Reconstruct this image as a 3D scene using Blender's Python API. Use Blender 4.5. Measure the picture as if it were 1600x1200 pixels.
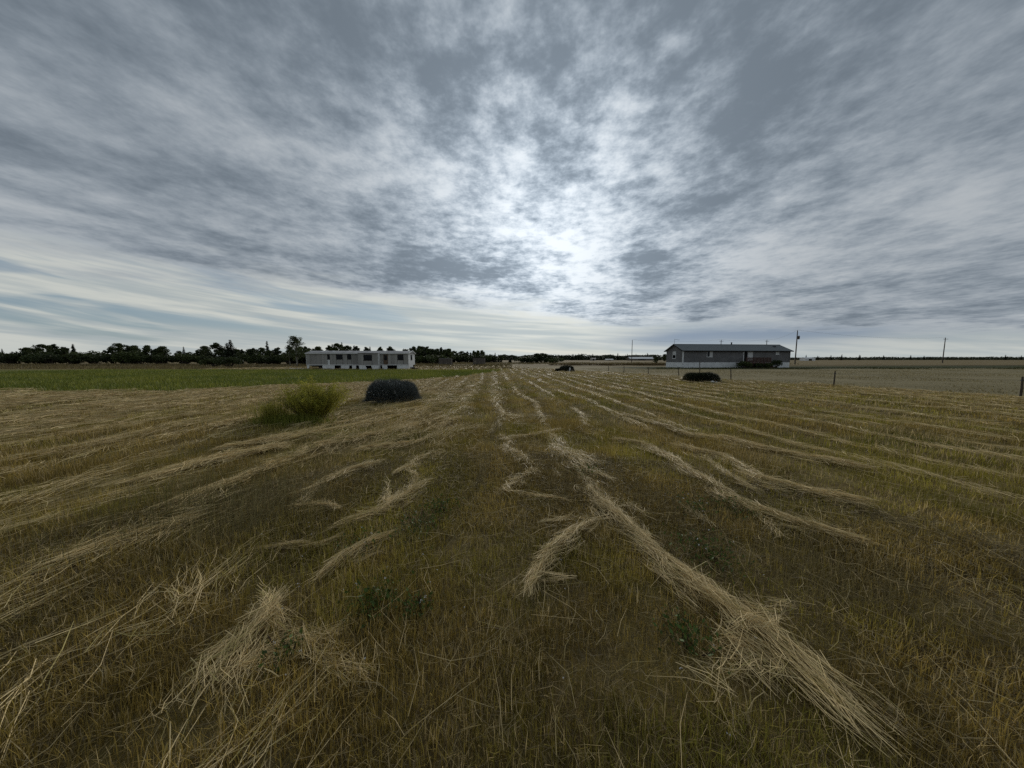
import bpy, math, random
import numpy as np
from mathutils import Vector

scene = bpy.context.scene
for _o in list(bpy.data.objects):
    bpy.data.objects.remove(_o)

# ------------------------------------------------------------------ camera
CAM_H = 1.65
cam_d = bpy.data.cameras.new('camera')
cam = bpy.data.objects.new('camera', cam_d)
scene.collection.objects.link(cam)
cam.location = (0, 0, CAM_H)
cam.rotation_euler = (math.radians(90 - 4.85), 0, 0)
cam_d.sensor_width = 36
cam_d.sensor_fit = 'HORIZONTAL'
cam_d.lens = 36 * 460 / 1600          # very wide phone lens
cam_d.clip_start = 0.05
cam_d.clip_end = 9000
scene.camera = cam

# ------------------------------------------------------------------ node maths helper
class E:
    """a socket (or number) that can be used in arithmetic; builds Math nodes"""
    def __init__(s, nt, v): s.nt, s.v = nt, v
    def _m(s, op, *a, clamp=False):
        n = s.nt.nodes.new('ShaderNodeMath'); n.operation = op; n.use_clamp = clamp
        for i, x in enumerate((s,) + a):
            x = x.v if isinstance(x, E) else x
            if isinstance(x, (int, float)): n.inputs[i].default_value = x
            else: s.nt.links.new(x, n.inputs[i])
        return E(s.nt, n.outputs[0])
    def __add__(s, o): return s._m('ADD', o)
    __radd__ = __add__
    def __mul__(s, o): return s._m('MULTIPLY', o)
    __rmul__ = __mul__
    def __sub__(s, o): return s._m('SUBTRACT', o)
    def __rsub__(s, o): return E(s.nt, o)._m('SUBTRACT', s)
    def __truediv__(s, o): return s._m('DIVIDE', o)
    def __rtruediv__(s, o): return E(s.nt, o)._m('DIVIDE', s)
    def __pow__(s, o): return s._m('POWER', o)
    def max(s, o): return s._m('MAXIMUM', o)
    def min(s, o): return s._m('MINIMUM', o)
    def clamp(s): return s._m('ADD', 0.0, clamp=True)
    def exp(s): return s._m('EXPONENT')
    def step(s, a, b):                      # smoothstep a..b
        n = s.nt.nodes.new('ShaderNodeMapRange'); n.interpolation_type = 'SMOOTHSTEP'
        s.nt.links.new(s.v, n.inputs['Value'])
        n.inputs['From Min'].default_value = a; n.inputs['From Max'].default_value = b
        return E(s.nt, n.outputs['Result'])

def xyz(nt, x, y, z=0.0):
    n = nt.nodes.new('ShaderNodeCombineXYZ')
    for i, q in enumerate((x, y, z)):
        q = q.v if isinstance(q, E) else q
        if isinstance(q, (int, float)): n.inputs[i].default_value = q
        else: nt.links.new(q, n.inputs[i])
    return n.outputs[0]

def noise(nt, vec, scale=1.0, detail=4.0, rough=0.5, dist=0.0, seed=None):
    n = nt.nodes.new('ShaderNodeTexNoise')
    n.noise_dimensions = '3D'
    if vec is not None: nt.links.new(vec, n.inputs['Vector'])
    n.inputs['Scale'].default_value = scale
    n.inputs['Detail'].default_value = detail
    n.inputs['Roughness'].default_value = rough
    n.inputs['Distortion'].default_value = dist
    return E(nt, n.outputs[0])

def mixc(nt, f, a, b):
    n = nt.nodes.new('ShaderNodeMix'); n.data_type = 'RGBA'
    for sock, q in ((n.inputs['Factor'], f), (n.inputs[6], a), (n.inputs[7], b)):
        q = q.v if isinstance(q, E) else q
        if isinstance(q, (int, float)): sock.default_value = q
        elif isinstance(q, tuple): sock.default_value = q + (1.0,)
        else: nt.links.new(q, sock)
    return n.outputs[2]

# ------------------------------------------------------------------ sky: sun behind a broken cloud deck
SUN_EL, SUN_AZ = 22.0, 6.0            # degrees; azimuth from +Y towards +X
el, az = math.radians(SUN_EL), math.radians(SUN_AZ)
SUN = Vector((math.sin(az) * math.cos(el), math.cos(az) * math.cos(el), math.sin(el)))

world = bpy.data.worlds.new('World')
scene.world = world
world.use_nodes = True
def build_sky():
    nt = world.node_tree
    nt.nodes.clear()
    tc = nt.nodes.new('ShaderNodeTexCoord')
    sep = nt.nodes.new('ShaderNodeSeparateXYZ')
    nt.links.new(tc.outputs['Generated'], sep.inputs[0])
    x, y, z = (E(nt, sep.outputs[i]) for i in range(3))
    zz = z.max(0.0)
    k = 1.0 / (zz + 0.035)
    u, v = x * k, y * k                                  # a flat cloud deck overhead
    a = u * 0.83 + v * 0.56                              # along the streaks
    b = v * 0.83 - u * 0.56                              # across them
    wu = noise(nt, xyz(nt, u, v, 3.1), 0.8, 2, 0.5) - 0.5
    wv = noise(nt, xyz(nt, u, v, 8.7), 0.8, 2, 0.5) - 0.5
    a2, b2 = a + wu * 0.8, b + wv * 0.8
    cg = (x * SUN.x + y * SUN.y + z * SUN.z).max(0.0)
    g1 = cg ** 12.0                                      # cloud lit through near the sun
    g2 = cg ** 6.0
    big = noise(nt, xyz(nt, a2 * 0.50, b2 * 0.85, 9.3), 1.0, 2, 0.5)
    med = noise(nt, xyz(nt, a2 * 1.35, b2 * 2.3, 1.7), 1.0, 4, 0.5)
    puff = noise(nt, xyz(nt, u + wu * 0.3, v * 0.9 + wv * 0.3, 2.2), 2.6, 2, 0.5)
    clump = noise(nt, xyz(nt, x + wu * 0.05, y * 0.8, z * 1.9 + wv * 0.05), 9.0, 6, 0.66)
    fine = noise(nt, xyz(nt, u, v, 6.2), 8.0, 4, 0.66)
    # thickness of the deck
    dens = ((big - 0.5) * 1.15 + (med - 0.5) * 0.80 + (puff - 0.5) * (0.65 + 0.3 * g2)
            + (fine - 0.5) * (0.70 + 0.9 * g2) + (clump - 0.5) * (0.50 + 1.5 * g2))
    D = dens * 1.15 + 0.50 + zz * 0.30 - g1 * 0.22
    # denser and thinner patches of the deck, by direction
    lumps = ((0.361, 0.694, 0.624, 33, 0.35), (0.496, 0.733, 0.466, 41, 0.3), (0.547, 0.646, 0.533, 33, 0.22), (0.321, 0.786, 0.529, 131, 0.2),
             (0.113, 0.813, 0.571, 205, 0.38), (0.060, 0.749, 0.660, 131, 0.2), (0.020, 0.811, 0.585, 365, -0.5), (0.187, 0.744, 0.641, 486, -0.4),
             (0.243, 0.794, 0.558, 365, -0.25), (0.304, 0.822, 0.482, 205, -0.25), (0.096, 0.918, 0.384, 91, -0.22), (0.242, 0.892, 0.382, 205, -0.2),
             (-0.160, 0.949, 0.272, 205, 0.3), (-0.338, 0.892, 0.301, 205, 0.25), (0.062, 0.974, 0.219, 268, 0.32), (0.490, 0.786, 0.376, 131, 0.2),
             (0.387, 0.876, 0.287, 365, 0.2), (0.609, 0.752, 0.254, 205, -0.3), (-0.287, 0.864, 0.413, 131, -0.12), (-0.581, 0.785, 0.217, 205, 0.2))
    for lx, ly, lz, kk, amp in lumps:
        q = (x + wu * 0.07) * lx + y * ly + (z + wv * 0.07) * lz - 1.0
        D = D + (q * kk).exp() * (amp * 0.85)
    # the deck thins out towards the horizon, along its streak direction
    edge = (4.3 - b).min(6.3 - v * 1.0) + (med - 0.5) * 2.4 + (big - 0.5) * 2.0
    deck = edge.step(-1.1, 1.0)
    D = D.step(-0.06, 1.26) * deck
    thin = 0.45 + 0.46 * g1 + 0.12 * g2
    thick = 0.172 + 0.10 * g1 + 0.06 * g2
    lum = thick * D + thin * (1.0 - D)
    tint = mixc(nt, D, (0.93, 1.0, 1.06), (0.81, 0.99, 1.19))
    vm = nt.nodes.new('ShaderNodeVectorMath'); vm.operation = 'SCALE'
    nt.links.new(tint, vm.inputs[0]); nt.links.new(lum.v, vm.inputs['Scale'])
    deck_col = vm.outputs[0]
    # low sky: pale veil with gaps of blue and long flat streaks
    azm = x / (y.max(0.0) + 0.25)
    lowv = xyz(nt, azm * 2.2, z * 26.0 + azm * 2.0, 0.4)
    s1 = noise(nt, lowv, 1.0, 4, 0.55, 0.3)
    s2 = noise(nt, xyz(nt, azm * 2.6, z * 46.0 + azm * 3.0, 7.4), 1.0, 4, 0.55, 0.2)
    sky = nt.nodes.new('ShaderNodeTexSky')
    sky.sky_type = 'NISHITA'; sky.sun_disc = False
    sky.sun_elevation = math.radians(SUN_EL); sky.sun_rotation = math.radians(SUN_AZ)
    sky.altitude = 650; sky.air_density = 1.0; sky.dust_density = 0.6; sky.ozone_density = 1.2
    vs = nt.nodes.new('ShaderNodeVectorMath'); vs.operation = 'SCALE'
    nt.links.new(sky.outputs[0], vs.inputs[0]); vs.inputs['Scale'].default_value = 0.06
    blue = mixc(nt, 0.55, vs.outputs[0], (0.24, 0.34, 0.43))
    veil = mixc(nt, s2.step(0.38, 0.64), (0.42, 0.47, 0.48), (0.61, 0.63, 0.59))
    gap = s1.step(0.47, 0.62) * azm.step(0.45, -1.0) * 0.75 + s1.step(0.55, 0.68) * 0.25
    low = mixc(nt, gap * 0.9, veil, blue)
    # a slate bank low on the right
    bank = noise(nt, xyz(nt, azm * 3.0, z * 20.0, 4.0), 1.0, 4, 0.5) - 0.5
    bz = (z + bank * 0.04 - 0.060 - azm * 0.006)
    bmask = (bz * bz * -1000.0).exp() * azm.step(0.15, 0.45) * azm.step(1.25, 0.75)
    low = mixc(nt, bmask * 1.0, low, (0.24, 0.30, 0.38))
    hz = (zz * -60.0).exp() * 0.55
    low = mixc(nt, hz, low, (0.47, 0.52, 0.53))
    low_l = nt.nodes.new('ShaderNodeVectorMath'); low_l.operation = 'SCALE'
    nt.links.new(low, low_l.inputs[0]); nt.links.new((0.92 + g2 * 0.35).v, low_l.inputs['Scale'])
    cov = deck.max(zz.step(0.30, 0.42))
    col = mixc(nt, cov, low_l.outputs[0], deck_col)
    bg = nt.nodes.new('ShaderNodeBackground'); bg.inputs['Strength'].default_value = 1.0
    nt.links.new(col, bg.inputs['Color'])
    out = nt.nodes.new('ShaderNodeOutputWorld')
    nt.links.new(bg.outputs[0], out.inputs['Surface'])
build_sky()

sun_d = bpy.data.lights.new('sun', 'SUN')
sun_d.energy = 1.5
sun_d.angle = math.radians(14)
sun_d.color = (1.0, 0.95, 0.87)
sun = bpy.data.objects.new('sun', sun_d)
sun.rotation_euler = (-SUN).to_track_quat('-Z', 'Y').to_euler()
sun.location = (0, 0, 30)
scene.collection.objects.link(sun)

vs_ = scene.view_settings
vs_.view_transform = 'Standard'; vs_.look = 'None'; vs_.exposure = 0.0; vs_.gamma = 1.0
vs_.use_curve_mapping = False

scene.cycles.use_denoising = False          # keep the fine grain of grass and straw
scene.cycles.max_bounces = 5
scene.cycles.diffuse_bounces = 3
scene.cycles.transmission_bounces = 4
scene.cycles.caustics_reflective = False
scene.cycles.caustics_refractive = False
scene.render.filter_size = 1.25

# ------------------------------------------------------------------ mesh helpers
COL = scene.collection
rng = np.random.default_rng(7)
random.seed(7)

def link(o, parent=None):
    COL.objects.link(o)
    if parent is not None: o.parent = parent
    return o

def tag(o, label=None, cat=None, group=None, kind=None):
    if label: o['label'] = label
    if cat: o['category'] = cat
    if group: o['group'] = group
    if kind: o['kind'] = kind
    return o

def fast_mesh(name, verts, faces, mat, cols=None, smooth=False):
    """verts (n,3), faces (m,k) all of one size k, cols (n,3) albedo per vertex"""
    me = bpy.data.meshes.new(name)
    verts = np.asarray(verts, np.float32); faces = np.asarray(faces, np.int32)
    m, k = faces.shape
    me.vertices.add(len(verts)); me.vertices.foreach_set('co', verts.ravel())
    me.loops.add(m * k); me.loops.foreach_set('vertex_index', faces.ravel())
    me.polygons.add(m); me.polygons.foreach_set('loop_start', np.arange(0, m * k, k, dtype=np.int32))
    if smooth: me.polygons.foreach_set('use_smooth', np.ones(m, bool))
    me.update(calc_edges=True)
    if cols is not None:
        at = me.color_attributes.new('tone', 'FLOAT_COLOR', 'POINT')
        c = np.ones((len(verts), 4), np.float32); c[:, :3] = cols
        at.data.foreach_set('color', c.ravel())
    me.materials.append(mat)
    return me

class MB:
    """collects boxes, prisms and tubes; build() links them as ONE mesh object"""
    def __init__(s): s.v, s.f = [], []
    def poly(s, pts, faces):
        n = len(s.v); s.v += [tuple(p) for p in pts]; s.f += [tuple(i + n for i in f) for f in faces]; return s
    def box(s, x0, x1, y0, y1, z0, z1):
        p = [(x, y, z) for z in (z0, z1) for y in (y0, y1) for x in (x0, x1)]
        return s.poly(p, [(0, 2, 3, 1), (4, 5, 7, 6), (0, 1, 5, 4), (2, 6, 7, 3), (0, 4, 6, 2), (1, 3, 7, 5)])
    def hexa(s, bottom, top):
        return s.poly(list(bottom) + list(top), [(3, 2, 1, 0), (4, 5, 6, 7), (0, 1, 5, 4), (1, 2, 6, 5), (2, 3, 7, 6), (3, 0, 4, 7)])
    def tube(s, pts, rads, n=7):
        rings = []
        for i, p in enumerate(pts):
            p = Vector(p)
            d = (Vector(pts[min(i + 1, len(pts) - 1)]) - Vector(pts[max(i - 1, 0)])).normalized()
            a = d.orthogonal().normalized(); b = d.cross(a)
            if abs(d.z) > 0.9:
                a = Vector((1, 0, 0)); a = (a - d * a.dot(d)).normalized(); b = d.cross(a)
            rings.append([p + (a * math.cos(t) + b * math.sin(t)) * rads[i] for t in [2 * math.pi * q / n for q in range(n)]])
        v = [q for r in rings for q in r]
        f = [(i * n + j, i * n + (j + 1) % n, (i + 1) * n + (j + 1) % n, (i + 1) * n + j) for i in range(len(pts) - 1) for j in range(n)]
        f += [tuple(range(n))[::-1], tuple((len(pts) - 1) * n + j for j in range(n))]
        return s.poly(v, f)
    def mesh(s, name, mat):
        me = bpy.data.meshes.new(name); me.from_pydata(s.v, [], s.f); me.materials.append(mat); me.update(); return me
    def build(s, name, mat, parent=None):
        return link(bpy.data.objects.new(name, s.mesh(name, mat)), parent)

def empty(name, loc=(0, 0, 0), rz=0.0):
    o = bpy.data.objects.new(name, None); o.empty_display_size = 0.3
    o.location = loc; o.rotation_euler = (0, 0, rz)
    return link(o)

def copy_tree(o, parent=None):
    c = o.copy(); COL.objects.link(c)
    if parent is not None: c.parent = parent
    for ch in o.children: copy_tree(ch, c)
    return c

# ------------------------------------------------------------------ numpy value noise
_tab = np.random.default_rng(99).random((256, 256))
def vnoise(x, y):
    xi = np.floor(x).astype(int); yi = np.floor(y).astype(int)
    fx = x - xi; fy = y - yi
    fx = fx * fx * (3 - 2 * fx); fy = fy * fy * (3 - 2 * fy)
    g = lambda a, b: _tab[a & 255, b & 255]
    return ((g(xi, yi) * (1 - fx) + g(xi + 1, yi) * fx) * (1 - fy)
            + (g(xi, yi + 1) * (1 - fx) + g(xi + 1, yi + 1) * fx) * fy)
def fbm(x, y, n=3):
    s, a, t = 0, 1, 0
    for i in range(n):
        s = s + a * vnoise(x * 2 ** i + 17 * i, y * 2 ** i + 31 * i); t += a; a *= 0.5
    return s / t
def sstep(a, b, x):
    t = np.clip((x - a) / (b - a), 0, 1); return t * t * (3 - 2 * t)

ROW_ANG = math.radians(3.7)            # mowing rows run a little left of straight ahead
RC, RS = math.cos(ROW_ANG), math.sin(ROW_ANG)
def row_s(x, y): return x * RC + y * RS     # across the rows
def row_t(x, y): return -x * RS + y * RC    # along them

def ground_h(x, y):
    x = np.asarray(x, float); y = np.asarray(y, float)
    r = np.hypot(x, y)
    fade = 1 - sstep(25, 60, r)
    return fade * (0.09 * (fbm(x * 0.35 + 50, y * 0.35 + 50, 3) - 0.5) + 0.05 * (vnoise(x * 1.3 + 9, y * 1.3) - 0.5))

# areas of the ground: >0 inside
def green_in(x, y):                    # uncut green strip in front of the trailer
    edge_near = np.where(x < -7, 16.4 + (x + 16.0) * (6.6 / 9.0), 23 + (x + 7) * 2.9)
    edge_near = np.maximum(edge_near, 15.0)
    w = 3.2 * (fbm(x * 0.45, y * 0.45, 3) - 0.5)
    a = sstep(-1.2, 1.2, y - edge_near + w)
    b = sstep(1.5, -1.5, y - 43.5 + w)
    return a * b * sstep(-0.5, -4.0, x + w)
def lawn_in(x, y):                     # pale field beyond the stake fence
    d = (x - 12.8) * 0.928 + (y - 33.7) * 0.372
    return sstep(0.0, 1.2, d + 0.8 * (vnoise(x, y) - 0.5))

# ------------------------------------------------------------------ materials
def new_mat(name):
    m = bpy.data.materials.new(name); m.use_nodes = True
    nt = m.node_tree
    return m, nt, nt.nodes['Principled BSDF']

def plain(name, col, rough=0.75, spec=0.25, var=0.18, scale=3.0, bump=0.0, metal=0.0, stretch=None):
    """a paint or timber with wear: base colour varied by noise, a little relief"""
    m, nt, bs = new_mat(name)
    tc = nt.nodes.new('ShaderNodeTexCoord')
    vec = tc.outputs['Object']
    if stretch:
        mp = nt.nodes.new('ShaderNodeMapping'); mp.inputs['Scale'].default_value = stretch
        nt.links.new(vec, mp.inputs[0]); vec = mp.outputs[0]
    n = noise(nt, vec, scale, 5, 0.6)
    lo = tuple(c * (1 - var) for c in col); hi = tuple(min(0.9, c * (1 + var)) for c in col)
    nt.links.new(mixc(nt, n.step(0.3, 0.7), lo, hi), bs.inputs['Base Color'])
    bs.inputs['Roughness'].default_value = rough
    bs.inputs['Specular IOR Level'].default_value = spec
    bs.inputs['Metallic'].default_value = metal
    if bump:
        bn = nt.nodes.new('ShaderNodeBump'); bn.inputs['Strength'].default_value = bump; bn.inputs['Distance'].default_value = 0.02
        nt.links.new(n.v, bn.inputs['Height']); nt.links.new(bn.outputs[0], bs.inputs['Normal'])
    return m

def plant_mat(name, trans=0.35, rough=0.6, spec=0.2, tint=None):
    """colour from the per-blade 'tone' attribute, thin enough to let some light through"""
    m, nt, bs = new_mat(name)
    at = nt.nodes.new('ShaderNodeVertexColor'); at.layer_name = 'tone'
    nt.links.new(at.outputs[0], bs.inputs['Base Color'])
    bs.inputs['Roughness'].default_value = rough
    bs.inputs['Specular IOR Level'].default_value = spec
    if tint: bs.inputs['Specular Tint'].default_value = tint + (1,)
    tr = nt.nodes.new('ShaderNodeBsdfTranslucent'); nt.links.new(at.outputs[0], tr.inputs['Color'])
    mx = nt.nodes.new('ShaderNodeMixShader'); mx.inputs[0].default_value = trans
    nt.links.new(bs.outputs[0], mx.inputs[1]); nt.links.new(tr.outputs[0], mx.inputs[2])
    nt.links.new(mx.outputs[0], nt.nodes['Material Output'].inputs['Surface'])
    return m

M_GRASS = plant_mat('grass_blades', 0.30)
M_STRAW = plant_mat('dry_straw', 0.28, 0.6, 0.07, (1.0, 0.86, 0.62))
M_STRAW_NEAR = plant_mat('fresh_straw', 0.25, 0.5, 0.22, (1.0, 0.88, 0.66))
M_STRAW_MID = plant_mat('row_straw', 0.25, 0.5, 0.13, (1.0, 0.88, 0.66))
M_LEAF = plant_mat('foliage', 0.22, 0.6, 0.2)

# ------------------------------------------------------------------ ground sheet
def ground_material():
    m, nt, bs = new_mat('field_soil')
    ge = nt.nodes.new('ShaderNodeNewGeometry')
    sp = nt.nodes.new('ShaderNodeSeparateXYZ'); nt.links.new(ge.outputs['Position'], sp.inputs[0])
    x, y = E(nt, sp.outputs[0]), E(nt, sp.outputs[1])
    P = ge.outputs['Position']
    s = x * RC + y * RS; t = y * RC - x * RS
    n_big = noise(nt, P, 0.22, 4, 0.55)
    n_mid = noise(nt, P, 1.6, 4, 0.6)
    n_fine = noise(nt, P, 22.0, 4, 0.65)
    streak = noise(nt, xyz(nt, s * 2.6, t * 0.16, 0.0), 1.0, 4, 0.6)
    # matted stubble, brown to olive
    base = mixc(nt, n_mid.step(0.35, 0.65), (0.12, 0.085, 0.032), (0.17, 0.130, 0.044))
    base = mixc(nt, n_fine.step(0.52, 0.72) * 0.6, base, (0.17, 0.135, 0.075))
    # far mown rows: pale lines of straw too small to build
    far = y.step(14.0, 40.0)
    lines = streak.step(0.50, 0.66) * (0.25 + 0.65 * far)
    base = mixc(nt, lines, base, (0.30, 0.23, 0.12))
    tan = mixc(nt, n_big.step(0.35, 0.65), (0.15, 0.112, 0.055), (0.21, 0.165, 0.085))
    base = mixc(nt, y.step(45.0, 85.0) * 0.85, base, tan)
    # uncut green strip by the trailer
    wob = (n_big - 0.5) * 5.0
    near = (15.0 + (x + 16.0).max(-3.0) * 0.73).max(E(nt, 15.0)) 
    near2 = 23.0 + (x + 7.0) * 2.9
    g = (y - near.max(near2) + wob).step(-1.5, 1.5) * (y + wob).step(48.0, 44.0) * (x + wob).step(-0.5, -4.0)
    base = mixc(nt, g * 0.9, base, mixc(nt, n_mid.step(0.35, 0.65), (0.085, 0.100, 0.020), (0.15, 0.150, 0.034)))
    # pale mown field beyond the stakes, its darker unmown verge round the house
    d = (x - 12.8) * 0.928 + (y - 33.7) * 0.372 + (n_mid - 0.5) * 1.5
    lawn = d.step(0.0, 1.4)
    lawn_c = mixc(nt, n_big.step(0.3, 0.7), (0.185, 0.155, 0.082), (0.24, 0.20, 0.11))
    base = mixc(nt, lawn * y.step(70.0, 60.0), base, lawn_c)
    hg = (y - 0.11 * x + wob * 0.6).step(42.5, 45.5) * (y - 0.11 * x + wob).step(63.0, 58.0) * (x + wob).step(17.0, 24.0)
    base = mixc(nt, hg, base, (0.045, 0.050, 0.018))
    # a strip of rank grass across the far field
    strip = (y + (n_big - 0.5) * 3.0).step(73.0, 76.0) * (y + (n_big - 0.5) * 3.0).step(84.0, 79.0) * (x + wob).step(6.0, 12.0)
    base = mixc(nt, strip * 0.8, base, (0.050, 0.036, 0.014))
    nt.links.new(base, bs.inputs['Base Color'])
    bs.inputs['Roughness'].default_value = 0.95
    bs.inputs['Specular IOR Level'].default_value = 0.08
    bn = nt.nodes.new('ShaderNodeBump'); bn.inputs['Strength'].default_value = 0.8; bn.inputs['Distance'].default_value = 0.05
    nt.links.new((n_fine * 0.6 + n_mid * 0.8).v, bn.inputs['Height'])
    nt.links.new(bn.outputs[0], bs.inputs['Normal'])
    return m

def build_ground():
    half = np.concatenate([np.arange(0, 30, 0.3), np.arange(30, 70, 2.0), 70 * 1.16 ** np.arange(0, 30)])
    half = half[half < 5600]
    ax = np.concatenate([-half[:0:-1], half])
    X, Y = np.meshgrid(ax, ax)
    V = np.stack([X, Y, ground_h(X, Y)], -1).reshape(-1, 3)
    n = len(ax); i = np.arange(n - 1)
    I, J = np.meshgrid(i, i); q = (J * n + I).ravel()
    F = np.stack([q, q + 1, q + n + 1, q + n], 1)
    me = fast_mesh('ground', V, F, ground_material(), smooth=True)
    tag(link(bpy.data.objects.new('ground', me)), kind='structure')
build_ground()

# ------------------------------------------------------------------ blades
def blades(px, py, pz, h, w, az, lean, cols, seg=1, tipw=0.15):
    """upright blades: base point, height, width, heading, lean outwards; returns verts, tris, colours"""
    n = len(px)
    dx, dy = np.cos(az), np.sin(az)
    sx, sy = -dy * w * 0.5, dx * w * 0.5
    sx2, sy2 = sx, sy
    base = np.stack([px, py, pz], 1)
    side = np.stack([sx2, sy2, np.zeros(n)], 1)
    out = np.stack([dx, dy, np.zeros(n)], 1)
    tip = base + out * (h * np.sin(lean))[:, None] + np.array([0, 0, 1.0]) * (h * np.cos(lean))[:, None]
    if seg == 1:
        V = np.stack([base - side, base + side, tip], 1).reshape(-1, 3)
        F = np.arange(3 * n).reshape(n, 3)
        C = np.repeat(cols, 3, 0)
    else:
        mid = base + out * (h * np.sin(lean) * 0.28)[:, None] + np.array([0, 0, 1.0]) * (h * np.cos(lean) * 0.58)[:, None]
        V = np.stack([base - side, base + side, mid - side * 0.8, mid + side * 0.8, tip], 1).reshape(-1, 3)
        b = (np.arange(n) * 5)[:, None]
        F = np.concatenate([b + np.array([0, 1, 3]), b + np.array([0, 3, 2]), b + np.array([2, 3, 4])], 1).reshape(-1, 3)
        C = np.repeat(cols, 5, 0)
    return V, F, C

def join(parts):
    V, F, C, n = [], [], [], 0
    for v, f, c in parts:
        V.append(v); F.append(f + n); C.append(c); n += len(v)
    return np.concatenate(V), np.concatenate(F), np.concatenate(C)

def wedge(n, r0, r1, half=math.radians(68)):
    r = np.sqrt(rng.random(n) * (r1 * r1 - r0 * r0) + r0 * r0)
    a = (rng.random(n) * 2 - 1) * half
    return r * np.sin(a), r * np.cos(a)

OLIVE = np.array([0.300, 0.255, 0.044]); BROWN = np.array([0.330, 0.240, 0.062]); DRY = np.array([0.62, 0.48, 0.23])
GREEN = np.array([0.120, 0.145, 0.026]); LIME = np.array([0.28, 0.27, 0.05])
def stubble_cols(x, y):
    n = len(x)
    a = fbm(x * 0.9 + 3, y * 0.9, 3); b = fbm(x * 0.35 + 40, y * 0.35 + 7, 2)
    c = OLIVE + (BROWN - OLIVE) * sstep(0.35, 0.65, a)[:, None]
    gm = sstep(0.52, 0.70, b) * 0.8
    c = c + (GREEN - c) * (gm * rng.random(n))[:, None]
    patch = 0.55 + 0.9 * fbm(x * 1.6 + 21, y * 1.6 + 4, 3)               # lush and poor spots
    far = sstep(5, 20, np.hypot(x, y))
    stripe = 0.5 + 0.5 * np.cos(2 * math.pi * row_s(x, y) / 1.13 + 1.1 * (fbm(row_t(x, y) * 0.3, x * 0, 2) - 0.5))
    patch = patch * (0.80 + 0.40 * stripe)
    dry = (rng.random(n) < 0.08 + 0.12 * stripe + (0.06 + 0.18 * (x < -1) + 0.20 * sstep(16, 30, y)) * far + 0.25 * sstep(0.5, 0.75, fbm(x * 0.7 + 60, y * 0.25, 3)))
    c = c * patch[:, None]
    c = np.where(dry[:, None], DRY * (0.5 + 0.6 * rng.random(n))[:, None], c)
    return c * (0.6 + 0.8 * rng.random(n))[:, None]

def build_stubble():
    parts = []
    #       r0   r1   per m2  height       width    seg
    for r0, r1, dens, h0, h1, w, seg in ((0.35, 2.4, 8000, 0.06, 0.15, 0.0032, 2), (2.4, 4.5, 5000, 0.06, 0.15, 0.0042, 2),
                                         (4.5, 8, 2200, 0.06, 0.16, 0.007, 1), (8, 14, 900, 0.06, 0.16, 0.012, 1),
                                         (14, 26, 240, 0.06, 0.15, 0.024, 1), (26, 50, 55, 0.06, 0.15, 0.05, 1)):
        n = int(math.radians(68) * (r1 * r1 - r0 * r0) * dens)
        x, y = wedge(n, r0, r1)
        keep = (lawn_in(x, y) < rng.random(n)) & (green_in(x, y) < 0.6)
        # thinner in places, so matted ground shows
        keep &= rng.random(n) < 0.30 + 0.9 * sstep(0.32, 0.62, fbm(x * 2.1 + 5, y * 2.1, 3))
        x, y = x[keep], y[keep]; n = len(x)
        big = fbm(x * 0.6 + 11, y * 0.6 + 2, 2)
        h = (h0 + (h1 - h0) * rng.random(n)) * (0.6 + 0.8 * big)
        lean = np.abs(rng.normal(0, 0.42, n))
        az = rng.random(n) * 2 * math.pi
        parts.append(blades(x, y, ground_h(x, y) - 0.01, h, w * (0.7 + 0.6 * rng.random(n)), az, lean, stubble_cols(x, y), seg))
    # thatch: short dead bits lying tangled among the stubble
    n = 42000
    x, y = wedge(n, 0.4, 5.0)
    r = np.hypot(x, y)
    c = np.where(rng.random(n)[:, None] < 0.5, np.array([0.32, 0.25, 0.11]), np.array([0.17, 0.13, 0.06])) * (0.5 + 0.8 * rng.random(n))[:, None]
    parts.append(stalks(x, y, ground_h(x, y) + rng.uniform(0.01, 0.075, n), rng.random(n) * 6.28, rng.uniform(0.04, 0.16, n), np.maximum(0.0022, 0.0011 * r), rng.normal(0, 0.3, n), c, rng.normal(0, 0.12, n)))
    V, F, C = join(parts)
    o = link(bpy.data.objects.new('stubble_grass', fast_mesh('stubble_grass', V, F, M_GRASS, C)))
    tag(o, 'short olive brown stubble covering the mown field', 'grass', kind='stuff')

def build_green_strip():
    parts = []
    n = 150000
    x = rng.uniform(-62, 1, n); y = rng.uniform(14, 48, n) 
    keep = (green_in(x, y) > rng.random(n)) & (np.abs(x) < y * 2.3 + 3)
    x, y = x[keep], y[keep]; n = len(x)
    a = fbm(x * 0.5, y * 0.5, 3)
    c = GREEN * 1.15 + (LIME - GREEN) * (sstep(0.3, 0.7, a) * rng.random(n))[:, None]
    c = c * (0.7 + 0.6 * rng.random(n))[:, None]
    h = rng.uniform(0.12, 0.30, n) * (0.6 + 0.8 * a)
    parts.append(blades(x, y, np.zeros(n) - 0.01, h, rng.uniform(0.03, 0.07, n), rng.random(n) * 6.28, np.abs(rng.normal(0, 0.4, n)), c))
    V, F, C = join(parts)
    o = link(bpy.data.objects.new('green_grass', fast_mesh('green_grass', V, F, M_GRASS, C)))
    tag(o, 'band of uncut green grass in front of the white trailer', 'grass', kind='stuff')

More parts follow.
